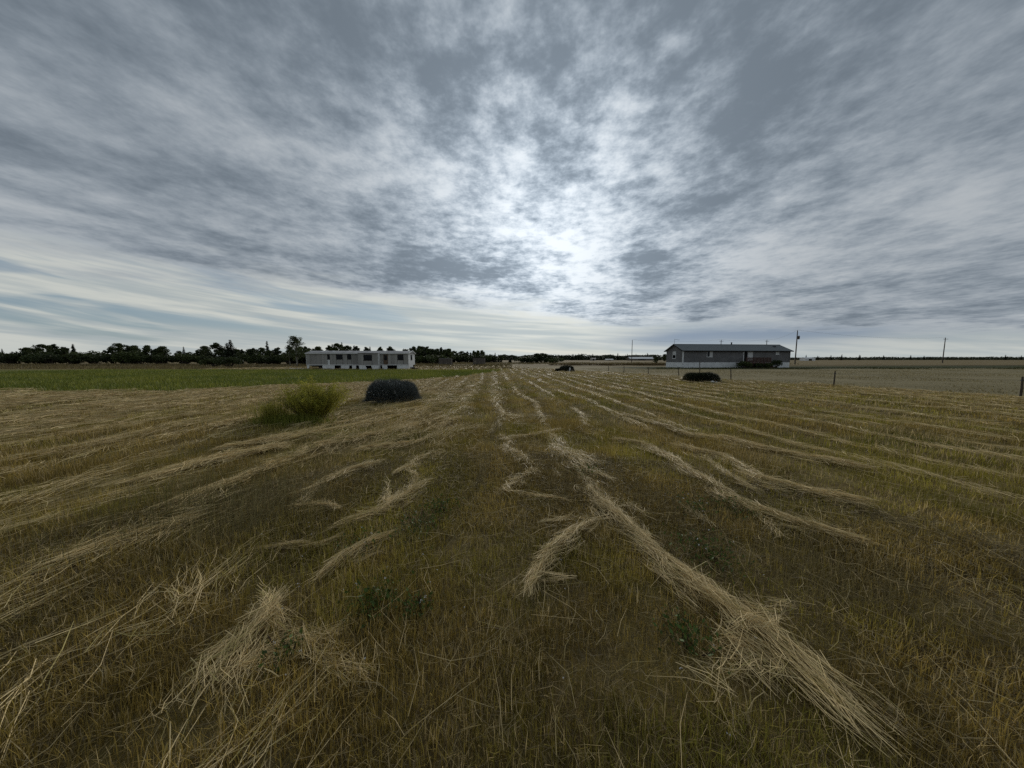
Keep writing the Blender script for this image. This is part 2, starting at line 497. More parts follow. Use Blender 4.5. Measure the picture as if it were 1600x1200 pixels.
def build_rank_grass():
    """longer dry grass: far strip, verge under the trees, round the house"""
    parts = []
    for (x0, x1, y0, y1, n, h0, h1, w, c0) in ((10, 60, 74, 82, 12000, 0.2, 0.55, 0.10, (0.075, 0.054, 0.022)),
                                             (-150, 0, 49, 62, 26000, 0.15, 0.45, 0.10, (0.17, 0.135, 0.06)),
                                             (-150, 0, 62, 82, 24000, 0.2, 0.6, 0.14, (0.13, 0.105, 0.045)),
                                             (24, 120, 48, 55, 16000, 0.10, 0.24, 0.07, (0.052, 0.058, 0.019)),
                                             (12, 130, 14, 52, 90000, 0.04, 0.10, 0.045, (0.26, 0.215, 0.105)),
                                             (-60, 90, 92, 125, 16000, 0.2, 0.5, 0.2, (0.16, 0.13, 0.06))):
        x = rng.uniform(x0, x1, n); y = rng.uniform(y0, y1, n)
        if y0 == 14: kp = (lawn_in(x, y) > 0.7) & (np.abs(x) < 2.1 * y); x, y = x[kp], y[kp]; n = len(x)
        k = fbm(x * 0.2, y * 0.2, 3)
        keep = k > 0.30 + 0.3 * rng.random(n)
        x, y, k = x[keep], y[keep], k[keep]; n = len(x)
        c = np.array(c0) * (0.6 + 0.8 * rng.random(n))[:, None]
        parts.append(blades(x, y, np.zeros(n) - 0.01, rng.uniform(h0, h1, n) * (0.5 + k), w * (0.5 + rng.random(n)), rng.random(n) * 6.28, np.abs(rng.normal(0, 0.35, n)), c))
    V, F, C = join(parts)
    o = link(bpy.data.objects.new('rank_grass', fast_mesh('rank_grass', V, F, M_GRASS, C)))
    tag(o, 'longer dry grass growing along the far edges of the field', 'grass', kind='stuff')

def build_tall_patches():
    """paler standing grass that the mower missed"""
    parts = []
    for cx, cy, rx, ry, n, h0, h1, c0 in ((-2.55, 3.0, 0.75, 0.85, 1500, 0.18, 0.42, (0.20, 0.17, 0.075)), (-3.6, 3.2, 0.9, 1.0, 1300, 0.15, 0.36, (0.15, 0.135, 0.05)),
                                          (-0.35, 6.6, 0.22, 1.6, 700, 0.12, 0.34, (0.22, 0.18, 0.09)), (-0.42, 4.0, 0.10, 0.8, 260, 0.12, 0.28, (0.22, 0.18, 0.09)),
                                          (1.9, 3.1, 0.7, 0.5, 900, 0.10, 0.22, (0.18, 0.14, 0.06)), (2.3, 2.0, 0.5, 0.5, 800, 0.10, 0.26, (0.19, 0.15, 0.06)),
                                          (0.75, 3.6, 0.5, 0.6, 900, 0.10, 0.24, (0.17, 0.13, 0.06))):
        x = rng.normal(cx, rx * 0.5, n); y = rng.normal(cy, ry * 0.5, n)
        c = np.array(c0) * (0.6 + 0.7 * rng.random(n))[:, None]
        az = rng.normal(0.6, 0.9, n)
        parts.append(blades(x, y, ground_h(x, y) - 0.01, rng.uniform(h0, h1, n), rng.uniform(0.0022, 0.004, n), az, np.abs(rng.normal(0.25, 0.25, n)), c, 2))
    V, F, C = join(parts)
    o = link(bpy.data.objects.new('standing_grass', fast_mesh('standing_grass', V, F, M_GRASS, C)))
    tag(o, 'pale wispy grass still standing among the stubble', 'grass', kind='stuff')

# ------------------------------------------------------------------ cut straw
def stalks(cx, cy, cz, ang, length, w, tilt, cols, bend):
    """lying stalks: two-piece ribbons with a slight bend; centre, heading, length"""
    n = len(cx)
    d = np.stack([np.cos(ang) * np.cos(tilt), np.sin(ang) * np.cos(tilt), np.sin(tilt)], 1)
    s = np.stack([-np.sin(ang), np.cos(ang), np.zeros(n)], 1)
    up = np.cross(d, s) * -1
    roll = rng.uniform(-1.0, 1.0, n)
    wv = (s * np.cos(roll)[:, None] + up * np.sin(roll)[:, None]) * (w * 0.5)[:, None]
    c = np.stack([cx, cy, cz], 1)
    half = d * (length * 0.5)[:, None]
    bv = s * (bend * length)[:, None]
    A, B, D = c - half - bv, c + bv, c + half - bv
    V = np.stack([A - wv * 0.8, A + wv * 0.8, B - wv, B + wv, D - wv * 0.45, D + wv * 0.45], 1).reshape(-1, 3)
    b = (np.arange(n) * 6)[:, None]
    F = np.concatenate([b + np.array([0, 1, 3]), b + np.array([0, 3, 2]), b + np.array([2, 3, 5]), b + np.array([2, 5, 4])], 1).reshape(-1, 3)
    return V, F, np.repeat(cols, 6, 0)

STRAW = np.array([0.84, 0.66, 0.345])
def straw_cols(n):
    c = STRAW * (0.6 + 0.42 * rng.random(n))[:, None]
    g = rng.random(n) < 0.18
    c[g] *= np.array([0.62, 0.66, 0.5])
    return c

def swath(pts, widths, count, ln=0.28, w=0.0035, spread=0.22, pile=0.07, fray=0.0):
    """a swath of straw laid along a ground polyline, stalks mostly along it"""
    P = np.array(pts, float); Wd = np.array(widths, float) * 1.1
    seg = np.hypot(*np.diff(P, axis=0).T); L = np.concatenate([[0], np.cumsum(seg)])
    wt = rng.random(count) * L[-1]
    # thin places and gaps along the swath
    keep = rng.random(count) < 0.12 + 1.1 * fbm(wt * 2.3 + P[0, 0] * 5, wt * 0 + P[0, 1] * 9, 2)
    wt = wt[keep]; count = len(wt)
    px = np.interp(wt, L, P[:, 0]); py = np.interp(wt, L, P[:, 1]); wd = np.interp(wt, L, Wd)
    wd = wd * (0.55 + 0.45 * np.clip(np.minimum(wt, L[-1] - wt) / (0.18 * L[-1]), 0, 1))
    i = np.clip(np.searchsorted(L, wt) - 1, 0, len(P) - 2)
    dv = P[i + 1] - P[i]
    ang = np.arctan2(dv[:, 1], dv[:, 0])
    # stalks lie together in locks, each lock with its own lean and offset
    nl = max(3, count // 16)
    lk = np.clip((wt / L[-1] * nl + rng.normal(0, 1.2, count)).astype(int), 0, nl - 1)
    l_off = np.where(rng.random(nl) < 0.3, rng.normal(0, 0.9, nl), rng.normal(0, 0.42, nl))
    l_ang = rng.normal(0, spread * 1.9, nl); l_tip = rng.random(nl)
    l_wid = rng.uniform(0.10, 0.45, nl)
    off = l_off[lk] + rng.normal(0, 1, count) * l_wid[lk]
    wide = np.abs(off) > 0.8
    lump = 0.45 + 1.1 * fbm(wt * 3.0 + P[0, 0] * 7, off * 0.6 + P[0, 1] * 5, 2)
    shift = (fbm(wt * 2.6 + P[0, 1] * 3, wt * 0 + 4.4, 2) - 0.5) * 1.2      # the swath wanders
    o = (off + shift) * wd
    px = px - np.sin(ang) * o; py = py + np.cos(ang) * o
    a = ang + l_ang[lk] + rng.normal(0, spread * 0.45, count)
    stray = rng.random(count) < 0.05 + fray + 0.10 * wide
    a = np.where(stray, a + rng.normal(0, 0.8, count), a)
    a = a + np.where(rng.random(count) < 0.5, math.pi, 0)
    hgt = pile * 0.7 * np.exp(-(off * 1.1) ** 2) * lump
    z = ground_h(px, py) + 0.05 + hgt * rng.random(count) ** 0.6
    tilt = rng.normal(0, 0.09, count)
    ln_ = ln * rng.uniform(0.35, 1.35, count)
    return stalks(px, py, z, a, ln_, w * rng.uniform(0.5, 1.2, count), tilt, straw_cols(count), rng.normal(0, 0.06, count))

def straw_obj(name, parts, label, group=None, mat=None):
    V, F, C = join(parts)
    o = link(bpy.data.objects.new(name, fast_mesh(name, V, F, mat or (M_STRAW_NEAR if name == 'straw_windrow' else M_STRAW), C)))
    return tag(o, label, 'straw', group, 'stuff')

def build_straw():
    big = [swath([(0.95, 3.48), (1.01, 3.09), (1.11, 2.62), (1.23, 2.22), (1.31, 1.88), (1.37, 1.66), (1.44, 1.54), (1.48, 1.36), (1.49, 1.16)], [.05, .07, .08, .09, .11, .14, .17, .19, .2], 3000, 0.26, 0.0038, 0.13, 0.10),
           swath([(1.19, 1.58), (1.43, 1.6), (1.74, 1.75)], [.06, .09, .05], 280, 0.17, 0.0034, 0.35, 0.12, 0.2),
           swath([(0.93, 1.29), (1.13, 1.35), (1.45, 1.46)], [.05, .08, .10], 300, 0.20, 0.0034, 0.4, 0.08, 0.25),
           swath([(0.79, 3.52), (1.16, 3.2), (1.34, 2.81)], [.10, .16, .10], 380, 0.2, 0.0036, 0.6, 0.08, 0.3)]
    straw_obj('straw_windrow', big, 'thick pale straw swath widening down the mown field beside green weeds')
    sets = [
     ('fan shaped pale straw swath lying above the thick one',
      [swath([(0.82, 5.97), (0.92, 5.17), (1.03, 4.38), (1.22, 3.74)], [.12, .2, .22, .12], 1500, 0.32, 0.0055, 0.16, 0.08),
       swath([(0.94, 4.01), (1.04, 3.43)], [.06, .06], 200, 0.25, 0.0045, 0.2, 0.05)]),
     ('curved pale straw swath ending in a sickle shaped tip',
      [swath([(0.76, 2.68), (0.58, 2.52), (0.34, 2.26), (0.18, 2.02), (0.12, 1.9)], [.05, .07, .07, .05, .03], 800, 0.24, 0.0036, 0.12, 0.07),
       swath([(0.12, 1.9), (0.19, 2.02), (0.37, 2)], [.02, .03, .02], 90, 0.22, 0.0032, 0.3, 0.03),
       swath([(0.31, 2.76), (0.68, 2.83), (0.94, 2.76)], [.03, .05, .03], 160, 0.22, 0.0034, 0.3, 0.04)]),
     ('zigzag pale straw swath snaking up the middle of the field',
      [swath([(-0.3, 6.07), (0, 5.61), (-0.09, 5.13), (0.12, 4.67), (0.27, 4.25), (0.16, 3.9), (-0.03, 3.59), (-0.08, 3.42)], [.05, .07, .09, .1, .12, .12, .09, .05], 900, 0.22, 0.005, 0.35, 0.07),
       swath([(-0.19, 5.78), (0.41, 6.12), (1.03, 6.45)], [.05, .06, .05], 260, 0.32, 0.0055, 0.15, 0.05),
       swath([(-0.08, 3.45), (0.23, 3.33), (0.58, 3.23)], [.02, .03, .02], 160, 0.3, 0.0042, 0.15, 0.04),
       swath([(-0.42, 9.53), (0, 7.99), (0.22, 6.75)], [.14, .16, .12], 220, 0.34, 0.006, 0.5, 0.06)]),
     ('long wavy straw swath running past the thick one',
      [swath([(2.13, 5.83), (2.58, 5.4), (2.55, 4.61), (2.49, 4.25), (2.52, 3.74), (2.52, 3.29), (2.63, 3.02), (2.83, 2.7), (3.04, 2.46)], [.08, .1, .10, .08, .09, .10, .10, .09, .1], 3000, 0.30, 0.0052, 0.14, 0.08),
       swath([(2.63, 3.02), (2.54, 2.76), (2.45, 2.55)], [.05, .05, .02], 160, 0.25, 0.004, 0.2, 0.05),
       swath([(1.87, 3.11), (1.91, 2.95), (1.94, 2.76)], [.03, .04, .03], 130, 0.2, 0.004, 0.3, 0.03)]),
     ('forked straw swath splitting into two strands',
      [swath([(3.19, 5.48), (3.28, 4.99), (3.48, 4.73), (3.43, 4.25), (3.29, 3.8), (3.55, 3.5), (3.9, 3.2)], [.08, .10, .10, .11, .11, .10, .1], 2300, 0.30, 0.006, 0.16, 0.08),
       swath([(3.23, 4.92), (3.01, 4.13), (2.92, 3.48)], [.05, .05, .03], 300, 0.28, 0.0048, 0.15, 0.05)]),
     ('slender straw swath beyond the forked one',
      [swath([(3.22, 8.35), (3.71, 7), (3.83, 6.28), (4.34, 5.93), (4.46, 5.28), (4.77, 4.7), (5.14, 4.18)], [.08, .10, .11, .10, .11, .11, .1], 2300, 0.36, 0.008, 0.16, 0.08)]),
     ('ragged straw swath leaning across the field below the yellow bush',
      [swath([(-1.69, 2.67), (-1.55, 2.83), (-1.37, 2.99), (-1.24, 3.43), (-1.1, 3.7)], [.05, .08, .10, .08, .04], 650, 0.28, 0.0045, 0.18, 0.08),
       swath([(-1.37, 3.03), (-1.45, 3.27), (-1.55, 3.55)], [.05, .05, .03], 170, 0.24, 0.0042, 0.15, 0.14),
       swath([(-1.61, 3.95), (-1.52, 4.25), (-1.51, 4.67), (-1.2, 4.99)], [.07, .09, .08, .05], 420, 0.26, 0.0055, 0.3, 0.07),
       swath([(-1.24, 3.43), (-1.28, 3.8), (-1.44, 4.01)], [.04, .05, .04], 160, 0.24, 0.0048, 0.3, 0.05)]),
     ('brush shaped sheaf of pale straw lying by itself',
      [swath([(-1.39, 2.06), (-1.35, 2.21), (-1.27, 2.35), (-1.15, 2.51)], [.03, .045, .055, .04], 430, 0.25, 0.0036, 0.12, 0.08)]),
     ('thin straw strand lying across olive stubble',
      [swath([(-2.09, 2.37), (-1.92, 2.43), (-1.67, 2.43), (-1.59, 2.5)], [.02, .03, .03, .02], 260, 0.26, 0.0036, 0.12, 0.04)]),
     ('swath of straw bent upward like a broken feather',
      [swath([(-2.52, 3.38), (-2.43, 3.61), (-2.29, 4.01), (-2.02, 4.46)], [.05, .07, .08, .05], 600, 0.30, 0.0052, 0.14, 0.07),
       swath([(-2.34, 3.06), (-2.17, 3.1), (-1.89, 3.03)], [.04, .05, .03], 260, 0.24, 0.0042, 0.25, 0.06),
       swath([(-2.28, 2.98), (-2.42, 3.35), (-2.4, 3.55)], [.03, .04, .03], 160, 0.24, 0.0042, 0.2, 0.05)]),
     ('bristling heap of greyish straw with stalks sticking up',
      [swath([(-1.44, 1.23), (-1.48, 1.38), (-1.48, 1.51), (-1.51, 1.64), (-1.54, 1.77)], [.15, .14, .12, .09, .05], 720, 0.23, 0.0032, 0.24, 0.09, 0.08),
       swath([(-1.49, 1.56), (-1.53, 1.66), (-1.6, 1.78)], [.05, .05, .03], 110, 0.2, 0.0032, 0.2, 0.18),
       swath([(-1.39, 1.35), (-1.26, 1.47), (-1.03, 1.56)], [.03, .05, .03], 210, 0.24, 0.003, 0.25, 0.05, 0.15),
       swath([(-1.09, 1.44), (-0.91, 1.41), (-0.67, 1.4)], [.04, .05, .03], 130, 0.22, 0.003, 0.35, 0.03, 0.3)]),
    ]
    for lab, parts in sets:
        straw_obj('straw_windrow', parts, lab)
    # the rest of the rows, farther out and to both sides
    parts = []
    for k in range(-40, 30):
        s0 = k * 1.13 + 0.1
        for t0 in np.arange(0.6, 78, 0.55):
            y = t0 * RC - 0; 
            s = s0 + 0.35 * (fbm(np.array([t0 * 0.35]), np.array([k * 3.7]), 2)[0] - 0.5) * 2
            x = s * RC - t0 * RS; y = s * RS + t0 * RC
            r = math.hypot(x, y)
            if y < 0.3 or abs(x) > y * 2.2 + 1.0 or r > 70: continue
            if -5.2 < s < 6.2 and r < 6.6 and abs(x) < y * 1.0: continue        # built one by one above
            if -2 < s < 5.2 and r < 7.2 and 0 < k: continue
            if green_in(np.array([x]), np.array([y]))[0] > 0.4 or lawn_in(np.array([x]), np.array([y]))[0] > 0.3: continue
            left = x < -0.6 and y < 20
            p = vnoise(np.array([t0 * 0.45 + k * 11.3]), np.array([k * 5.1]))[0]
            thr = 0.22 if left else 0.27
            if y > 26: thr = 0.30
            if p < thr: continue
            wst = min(0.045, max(0.0045, r * 0.0007))
            n = int((120 if left else 130) * (0.45 + p) * min(1.0, max(0.16, 5.0 / r)))
            wid = (0.26 if left else 0.065) * (0.6 + 1.0 * p)
            dx = -RS * 0.34; dy = RC * 0.34
            parts.append(swath([(x - dx, y - dy), (x + dx, y + dy)], [wid, wid], n, min(0.75, 0.30 + r * 0.011), wst, 0.26 if left else 0.18, 0.07 + 0.002 * r))
    V, F, C = join(parts)
    C = np.minimum(C * 1.06, 0.86) * (1 - 0.25 * sstep(12, 24, V[:, 1]))[:, None]
    straw_obj('straw_rows', [(V, F, C)], 'rows of cut straw drying across the rest of the field', mat=M_STRAW_MID)
    # loose mats of straw on the left of the field
    parts = []
    for pl, wd, n in (([(-3.73, 3.61), (-3.66, 4.08), (-3.6, 4.61), (-3.56, 5.44)], .14, 900), ([(-4.73, 4.61), (-4.44, 4.99), (-4.29, 5.36)], .14, 700), ([(-5.25, 5.13), (-4.8, 5.69), (-4.47, 6.75)], .16, 900),
                      ([(-4.61, 5.61), (-4.03, 6.51), (-3.41, 7.74), (-2.85, 8.64)], .18, 1200), ([(-3.57, 5.36), (-3.08, 5.78), (-2.43, 6.87), (-1.76, 7.99)], .14, 800), ([(-2.74, 5.02), (-2.32, 5.2), (-1.92, 5.4)], .10, 420),
                      ([(-2.31, 5.78), (-1.79, 6.75), (-1.41, 7.99)], .12, 500), ([(-4.33, 7), (-3.72, 8.45), (-2.56, 10.62)], .22, 1000), ([(-2.98, 8.45), (-2.4, 10.93), (-1.78, 14.84)], .18, 700), ([(-7.04, 7), (-7.22, 7.99), (-7.04, 8.64)], .3, 700),
                      ([(-9.53, 9.53), (-9.56, 10.62), (-10.04, 12.39)], .4, 700), ([(-5.34, 9.53), (-4.19, 9.53), (-3.1, 11.8)], .3, 700), ([(-2.34, 7.58), (-1.53, 6.28), (-1.79, 5.36)], .08, 260),
                      ([(-3.81, 3.06), (-3.71, 3.43), (-3.68, 3.9)], .14, 400), ([(-4.99, 3.7), (-4.9, 4.38), (-4.82, 4.92)], .18, 800), ([(-3.53, 2.26), (-3.44, 2.6), (-3.3, 2.91)], .12, 260)):
        P = pl
        r = math.hypot(*P[len(P) // 2])
        parts.append(swath(P, [wd] * len(P), int(n * 0.9), 0.34, 0.0012 * max(r, 3.2), 0.22, 0.07))
    n = 60000
    x = rng.uniform(-34, -0.5, n); y = rng.uniform(4.6, 24, n)
    keep = (np.abs(x) < y * 2.1) & (green_in(x, y) < 0.3) & (rng.random(n) < sstep(0.36, 0.62, fbm(row_s(x, y) * 1.1 + 2, row_t(x, y) * 0.30, 3)) * sstep(-0.4, -2.2, x + 0.12 * y - 0.9))
    x, y = x[keep], y[keep]; n = len(x)
    ang = math.pi / 2 + ROW_ANG - 0.25 + rng.normal(0, 0.38, n) + (fbm(x * 0.8, y * 0.8, 2) - 0.5) * 1.6
    r = np.hypot(x, y)
    parts.append(stalks(x, y, ground_h(x, y) + rng.uniform(0.05, 0.12, n), ang, rng.uniform(0.2, 0.55, n), np.maximum(0.005, r * 0.0011) * rng.uniform(0.5, 1.2, n), rng.normal(0, 0.08, n), straw_cols(n) * np.array([0.85, 0.83, 0.83]), rng.normal(0, 0.06, n)))
    straw_obj('straw_mat', parts, 'matted straw spread thickly around the yellow bush')
    n = 70000
    x = rng.uniform(-3, 40, n); y = 5.5 + 45 * rng.random(n) ** 1.4
    st_ = 0.5 + 0.5 * np.cos(2 * math.pi * (row_s(x, y) - 0.1) / 1.13)
    keep = (np.abs(x) < y * 2.0) & (lawn_in(x, y) < 0.3) & (green_in(x, y) < 0.3) & (rng.random(n) < 0.03 + st_ ** 4 * 1.3 * sstep(0.42, 0.66, fbm(row_s(x, y) * 0.9 + 22, row_t(x, y) * 0.35, 3)))
    x, y = x[keep], y[keep]; n = len(x); r = np.hypot(x, y)
    ang = math.pi / 2 + ROW_ANG + rng.normal(0, 0.45, n) + (fbm(x * 0.8, y * 0.8, 2) - 0.5) * 1.4
    straw_obj('straw_wisps', [stalks(x, y, ground_h(x, y) + rng.uniform(0.05, 0.11, n), ang, rng.uniform(0.2, 0.6, n), np.maximum(0.004, r * 0.0007) * rng.uniform(0.5, 1.2, n), rng.normal(0, 0.08, n), straw_cols(n) * 0.9, rng.normal(0, 0.06, n))], 'thin wisps of straw between the rows toward the grey house')
    # single stalks strewn about
    n = 2600
    x, y = wedge(n, 0.6, 7.0)
    a = rng.normal(math.pi / 2, 1.0, n)
    o = [stalks(x, y, ground_h(x, y) + rng.uniform(0.05, 0.12, n), a, rng.uniform(0.12, 0.38, n), 0.0026 * np.maximum(1, y / 2.5), rng.normal(0, 0.14, n), straw_cols(n) * 0.75, rng.normal(0, 0.06, n))]
    straw_obj('loose_straw', o, 'single straw stalks strewn over the stubble')

build_stubble(); build_green_strip(); build_rank_grass(); build_tall_patches(); build_straw()

# ------------------------------------------------------------------ foliage
def leaf_tris(cx, cy, cz, size, cols, up=0.3):
    """small leaf faces at the given points, each turned its own way; two triangles as a bent leaf"""
    n = len(cx)
    d = rng.normal(0, 1, (n, 3)); d[:, 2] += up; d /= np.linalg.norm(d, axis=1)[:, None]
    e = rng.normal(0, 1, (n, 3)); e -= d * (e * d).sum(1)[:, None]; e /= np.linalg.norm(e, axis=1)[:, None]
    c = np.stack([cx, cy, cz], 1); sz = size[:, None]
    V = np.stack([c - d * sz, c + e * sz * 0.55, c + d * sz, c - e * sz * 0.45], 1).reshape(-1, 3)
    b = (np.arange(n) * 4)[:, None]
    F = np.concatenate([b + np.array([0, 1, 2]), b + np.array([0, 2, 3])], 1).reshape(-1, 3)
    return V, F, np.repeat(cols, 4, 0)

def ball(n, shell=0.45):
    d = rng.normal(0, 1, (n, 3)); d /= np.linalg.norm(d, axis=1)[:, None]
    return d * (shell + (1 - shell) * rng.random(n) ** 0.5)[:, None]

M_BARK = plain('bark', (0.075, 0.062, 0.050), 0.9, 0.1, 0.35, 6.0, 0.4)
M_BIRCH = plain('pale_bark', (0.22, 0.21, 0.18), 0.85, 0.1, 0.4, 8.0, 0.3)

def make_spruce(h, w, col):
    """narrow conifer: whorls of drooping boughs, ragged outline"""
    tr = MB().tube([(0, 0, 0), (0.03, 0, h * 0.5), (0, 0.02, h * 0.97)], [0.028 * h * 0.6, 0.013 * h, 0.01], 6)
    parts = []
    nl = int(16 + h * 1.6)
    for li in range(nl):
        f = (li + 0.5) / nl
        z = h * (0.06 + 0.93 * f)
        rad = w * (1 - f) ** 0.85 * random.uniform(0.72, 1.12) + 0.03 * w
        nb = max(4, int(11 * (1 - f) + 4))
        for b in range(nb):
            az = random.random() * 6.283
            L = rad * random.uniform(0.65, 1.15)
            m = max(4, int(7 + 5 * (1 - f)))
            t = rng.random(m) ** 0.7
            x = np.cos(az) * t * L + rng.normal(0, 0.05 * w, m); y = np.sin(az) * t * L + rng.normal(0, 0.05 * w, m)
            zz = z - t * t * L * 0.38 + rng.normal(0, 0.03 * h / 6, m)
            c = np.array(col) * (0.6 + 0.8 * rng.random(m))[:, None]
            parts.append(leaf_tris(x, y, zz, np.full(m, 0.055 * h ** 0.6 * (0.7 + 0.5 * (1 - f))), c, 0.0))
    V, F, C = join(parts)
    return tr.mesh('trunk', M_BARK), fast_mesh('crown', V, F, M_LEAF, C)

def make_broadleaf(h, w, col, clumps=26, per=95, base=0.22, leaf=0.11, bark=None, lean=0.0, gap=0.5):
    """trunk with limbs; leaf clumps round the limb ends leave gaps of sky"""
    tr = MB(); ends = []
    top = Vector((lean * h, random.uniform(-.03, .03) * h, h * 0.93))
    spine = [Vector((0, 0, -0.05)), Vector((lean * h * 0.3, 0.02 * h, h * 0.35)), Vector((lean * h * 0.6, -0.02 * h, h * 0.65)), top]
    r0 = 0.014 * h + 0.03
    tr.tube(spine, [r0, r0 * 0.75, r0 * 0.45, r0 * 0.12], 7)
    def spine_at(f):
        q = f * 3; i = min(2, int(q)); return spine[i].lerp(spine[i + 1], q - i)
    for i in range(clumps):
        f = base + (0.97 - base) * (i + random.random()) / clumps
        p = spine_at(f)
        prof = max(0.16, min(1.0, (f - base * 0.5) / 0.22) * (1.02 - f) ** 0.55 * 1.15)
        az = random.random() * 6.283
        L = w * prof * random.uniform(0.35, 1.0)
        e = p + Vector((math.cos(az) * L, math.sin(az) * L, L * random.uniform(0.15, 0.65)))
        tr.tube([p, p.lerp(e, 0.55) + Vector((0, 0, -0.04 * L)), e], [r0 * 0.34 * (1.1 - f), r0 * 0.2 * (1.1 - f), 0.008], 5)
        ends.append((e, w * random.uniform(0.20, 0.36) * (0.50 + 0.6 * prof)))
        if random.random() < 0.5: ends.append((p.lerp(e, 0.55), w * random.uniform(0.2, 0.34)))
    ends.append((top, w * 0.2))
    parts = []
    for e, r in ends:
        q = ball(per, gap); q[:, 2] *= 0.8
        k = rng.random(per) < 0.9
        P = np.array(e) + q[k] * r * rng.uniform(0.75, 1.2, (k.sum(), 1))
        P[:, 2] = np.maximum(P[:, 2], 0.05 * h)
        tone = random.uniform(0.65, 1.3)
        c = np.array(col) * tone * (0.65 + 0.7 * rng.random(len(P)))[:, None]
        parts.append(leaf_tris(P[:, 0], P[:, 1], P[:, 2], leaf * rng.uniform(0.6, 1.3, len(P)), c, 0.2))
    V, F, C = join(parts)
    return tr.mesh('trunk', bark or M_BARK), fast_mesh('crown', V, F, M_LEAF, C)

def make_bush(h, w, col, clumps=18, per=120, leaf=0.09):
    st = MB(); parts = []
    for i in range(clumps):
        az = random.random() * 6.283; rr = w * random.random() ** 0.6 * 0.8
        e = Vector((math.cos(az) * rr, math.sin(az) * rr, h * (0.30 + 0.5 * (1 - (rr / w) ** 2) * random.uniform(0.5, 1.1))))
        st.tube([(e.x * 0.15, e.y * 0.15, -0.03), (e.x * 0.5, e.y * 0.5, e.z * 0.6), tuple(e)], [0.02 * h + .01, 0.012 * h + .005, 0.005], 5)
        r = w * random.uniform(0.22, 0.38)
        q = ball(per, 0.4); P = np.array(e) + q * np.array([r, r, h * 0.28])
        P[:, 2] = np.maximum(P[:, 2], 0.02)
        c = np.array(col) * random.uniform(0.65, 1.3) * (0.65 + 0.7 * rng.random(per))[:, None]
        parts.append(leaf_tris(P[:, 0], P[:, 1], P[:, 2], leaf * rng.uniform(0.6, 1.3, per), c, 0.2))
    V, F, C = join(parts)
    return st.mesh('stem', M_BARK), fast_mesh('crown', V, F, M_LEAF, C)

DARKG = (0.042, 0.056, 0.018); MIDG = (0.064, 0.082, 0.024); PALEG = (0.075, 0.090, 0.030); SPRG = (0.022, 0.030, 0.014)
KINDS = {}
def kind(key, meshes, h): KINDS[key] = (meshes, h)
for i, (h, w) in enumerate(((7.0, 1.5), (6.0, 1.25), (8.0, 1.5))): kind('spruce%d' % i, make_spruce(h, w, SPRG), h)
for i, (h, w, c, l) in enumerate(((6.5, 1.9, DARKG, .02), (6.0, 2.2, MIDG, -.03), (7.0, 1.8, DARKG, .03), (5.5, 2.0, MIDG, 0.0))):
    kind('poplar%d' % i, make_broadleaf(h, w, c, 34, 100, 0.07, 0.15, lean=l), h)
for i, (h, w, c) in enumerate(((2.4, 1.9, DARKG), (2.0, 1.7, MIDG))): kind('bush%d' % i, make_bush(h, w, c, 16, 120, 0.13), h)
kind('birch0', make_broadleaf(7.2, 2.2, MIDG, 36, 70, 0.22, 0.12, M_BIRCH, 0.03, 0.35), 7.2)
kind('birch1', make_broadleaf(5.2, 1.8, MIDG, 22, 60, 0.25, 0.11, M_BIRCH, -0.16, 0.35), 5.2)

def plant(key, name, x, y, h, label, cat, group=None, wide=1.0):
    (a, b), h0 = KINDS[key]
    o = empty(name, (x, y, 0), random.random() * 6.283)
    s = h / h0; o.scale = (s * wide, s * wide, s)
    link(bpy.data.objects.new('stem' if name.endswith('bush') else 'trunk', a), o)
    link(bpy.data.objects.new('crown', b), o)
    return tag(o, label, cat, group)

def bearing_x(px, y): return (px - 800) / 460 * y          # lateral place at distance y for a bearing in the photo

# single trees that stand out
plant('birch0', 'birch_tree', -50.2, 69, 7.2, 'tall open birch rising beside the end of the white trailer', 'tree', wide=1.3)
plant('birch1', 'birch_tree', -52.6, 70, 5.0, 'leaning thin birch next to the tall open birch', 'tree')
plant('spruce2', 'spruce_tree', -82.6, 100, 7.8, 'lone pointed spruce standing above the dark tree line', 'tree')
plant('spruce0', 'spruce_tree', -83.5, 88, 7.4, 'stout dark spruce at the end of the dark clump', 'tree', wide=1.5)
plant('spruce1', 'spruce_tree', -86.5, 90, 6.6, 'shorter dark spruce leaning on the stout spruce', 'tree', wide=1.6)
plant('poplar0', 'poplar_tree', -90, 90, 6.8, 'dark dense poplar beside the stout spruce', 'tree', wide=1.3)
plant('bush0', 'willow_bush', -58.5, 61, 2.4, 'dark rounded willow bush at the corner of the green strip', 'bush', wide=1.3)
plant('bush1', 'willow_bush', -62.5, 62, 2.1, 'lower willow bush touching the dark rounded one', 'bush', wide=1.3)
plant('spruce1', 'spruce_tree', -49, 92, 5.9, 'slim spruce tip showing over the white trailer roof', 'tree')
for px, top, lab in ((498, 541, 'broad leafy poplar showing over the white patch of the trailer roof'), (516, 539, 'leafy poplar with ragged top behind the trailer roof'), (528, 536, 'taller leafy poplar with twin heads behind the trailer roof')):
    plant('poplar%d' % random.randrange(4), 'poplar_tree', bearing_x(px, 84), 84, (561 - top) / 460 * 84 + 1.65, lab, 'tree')

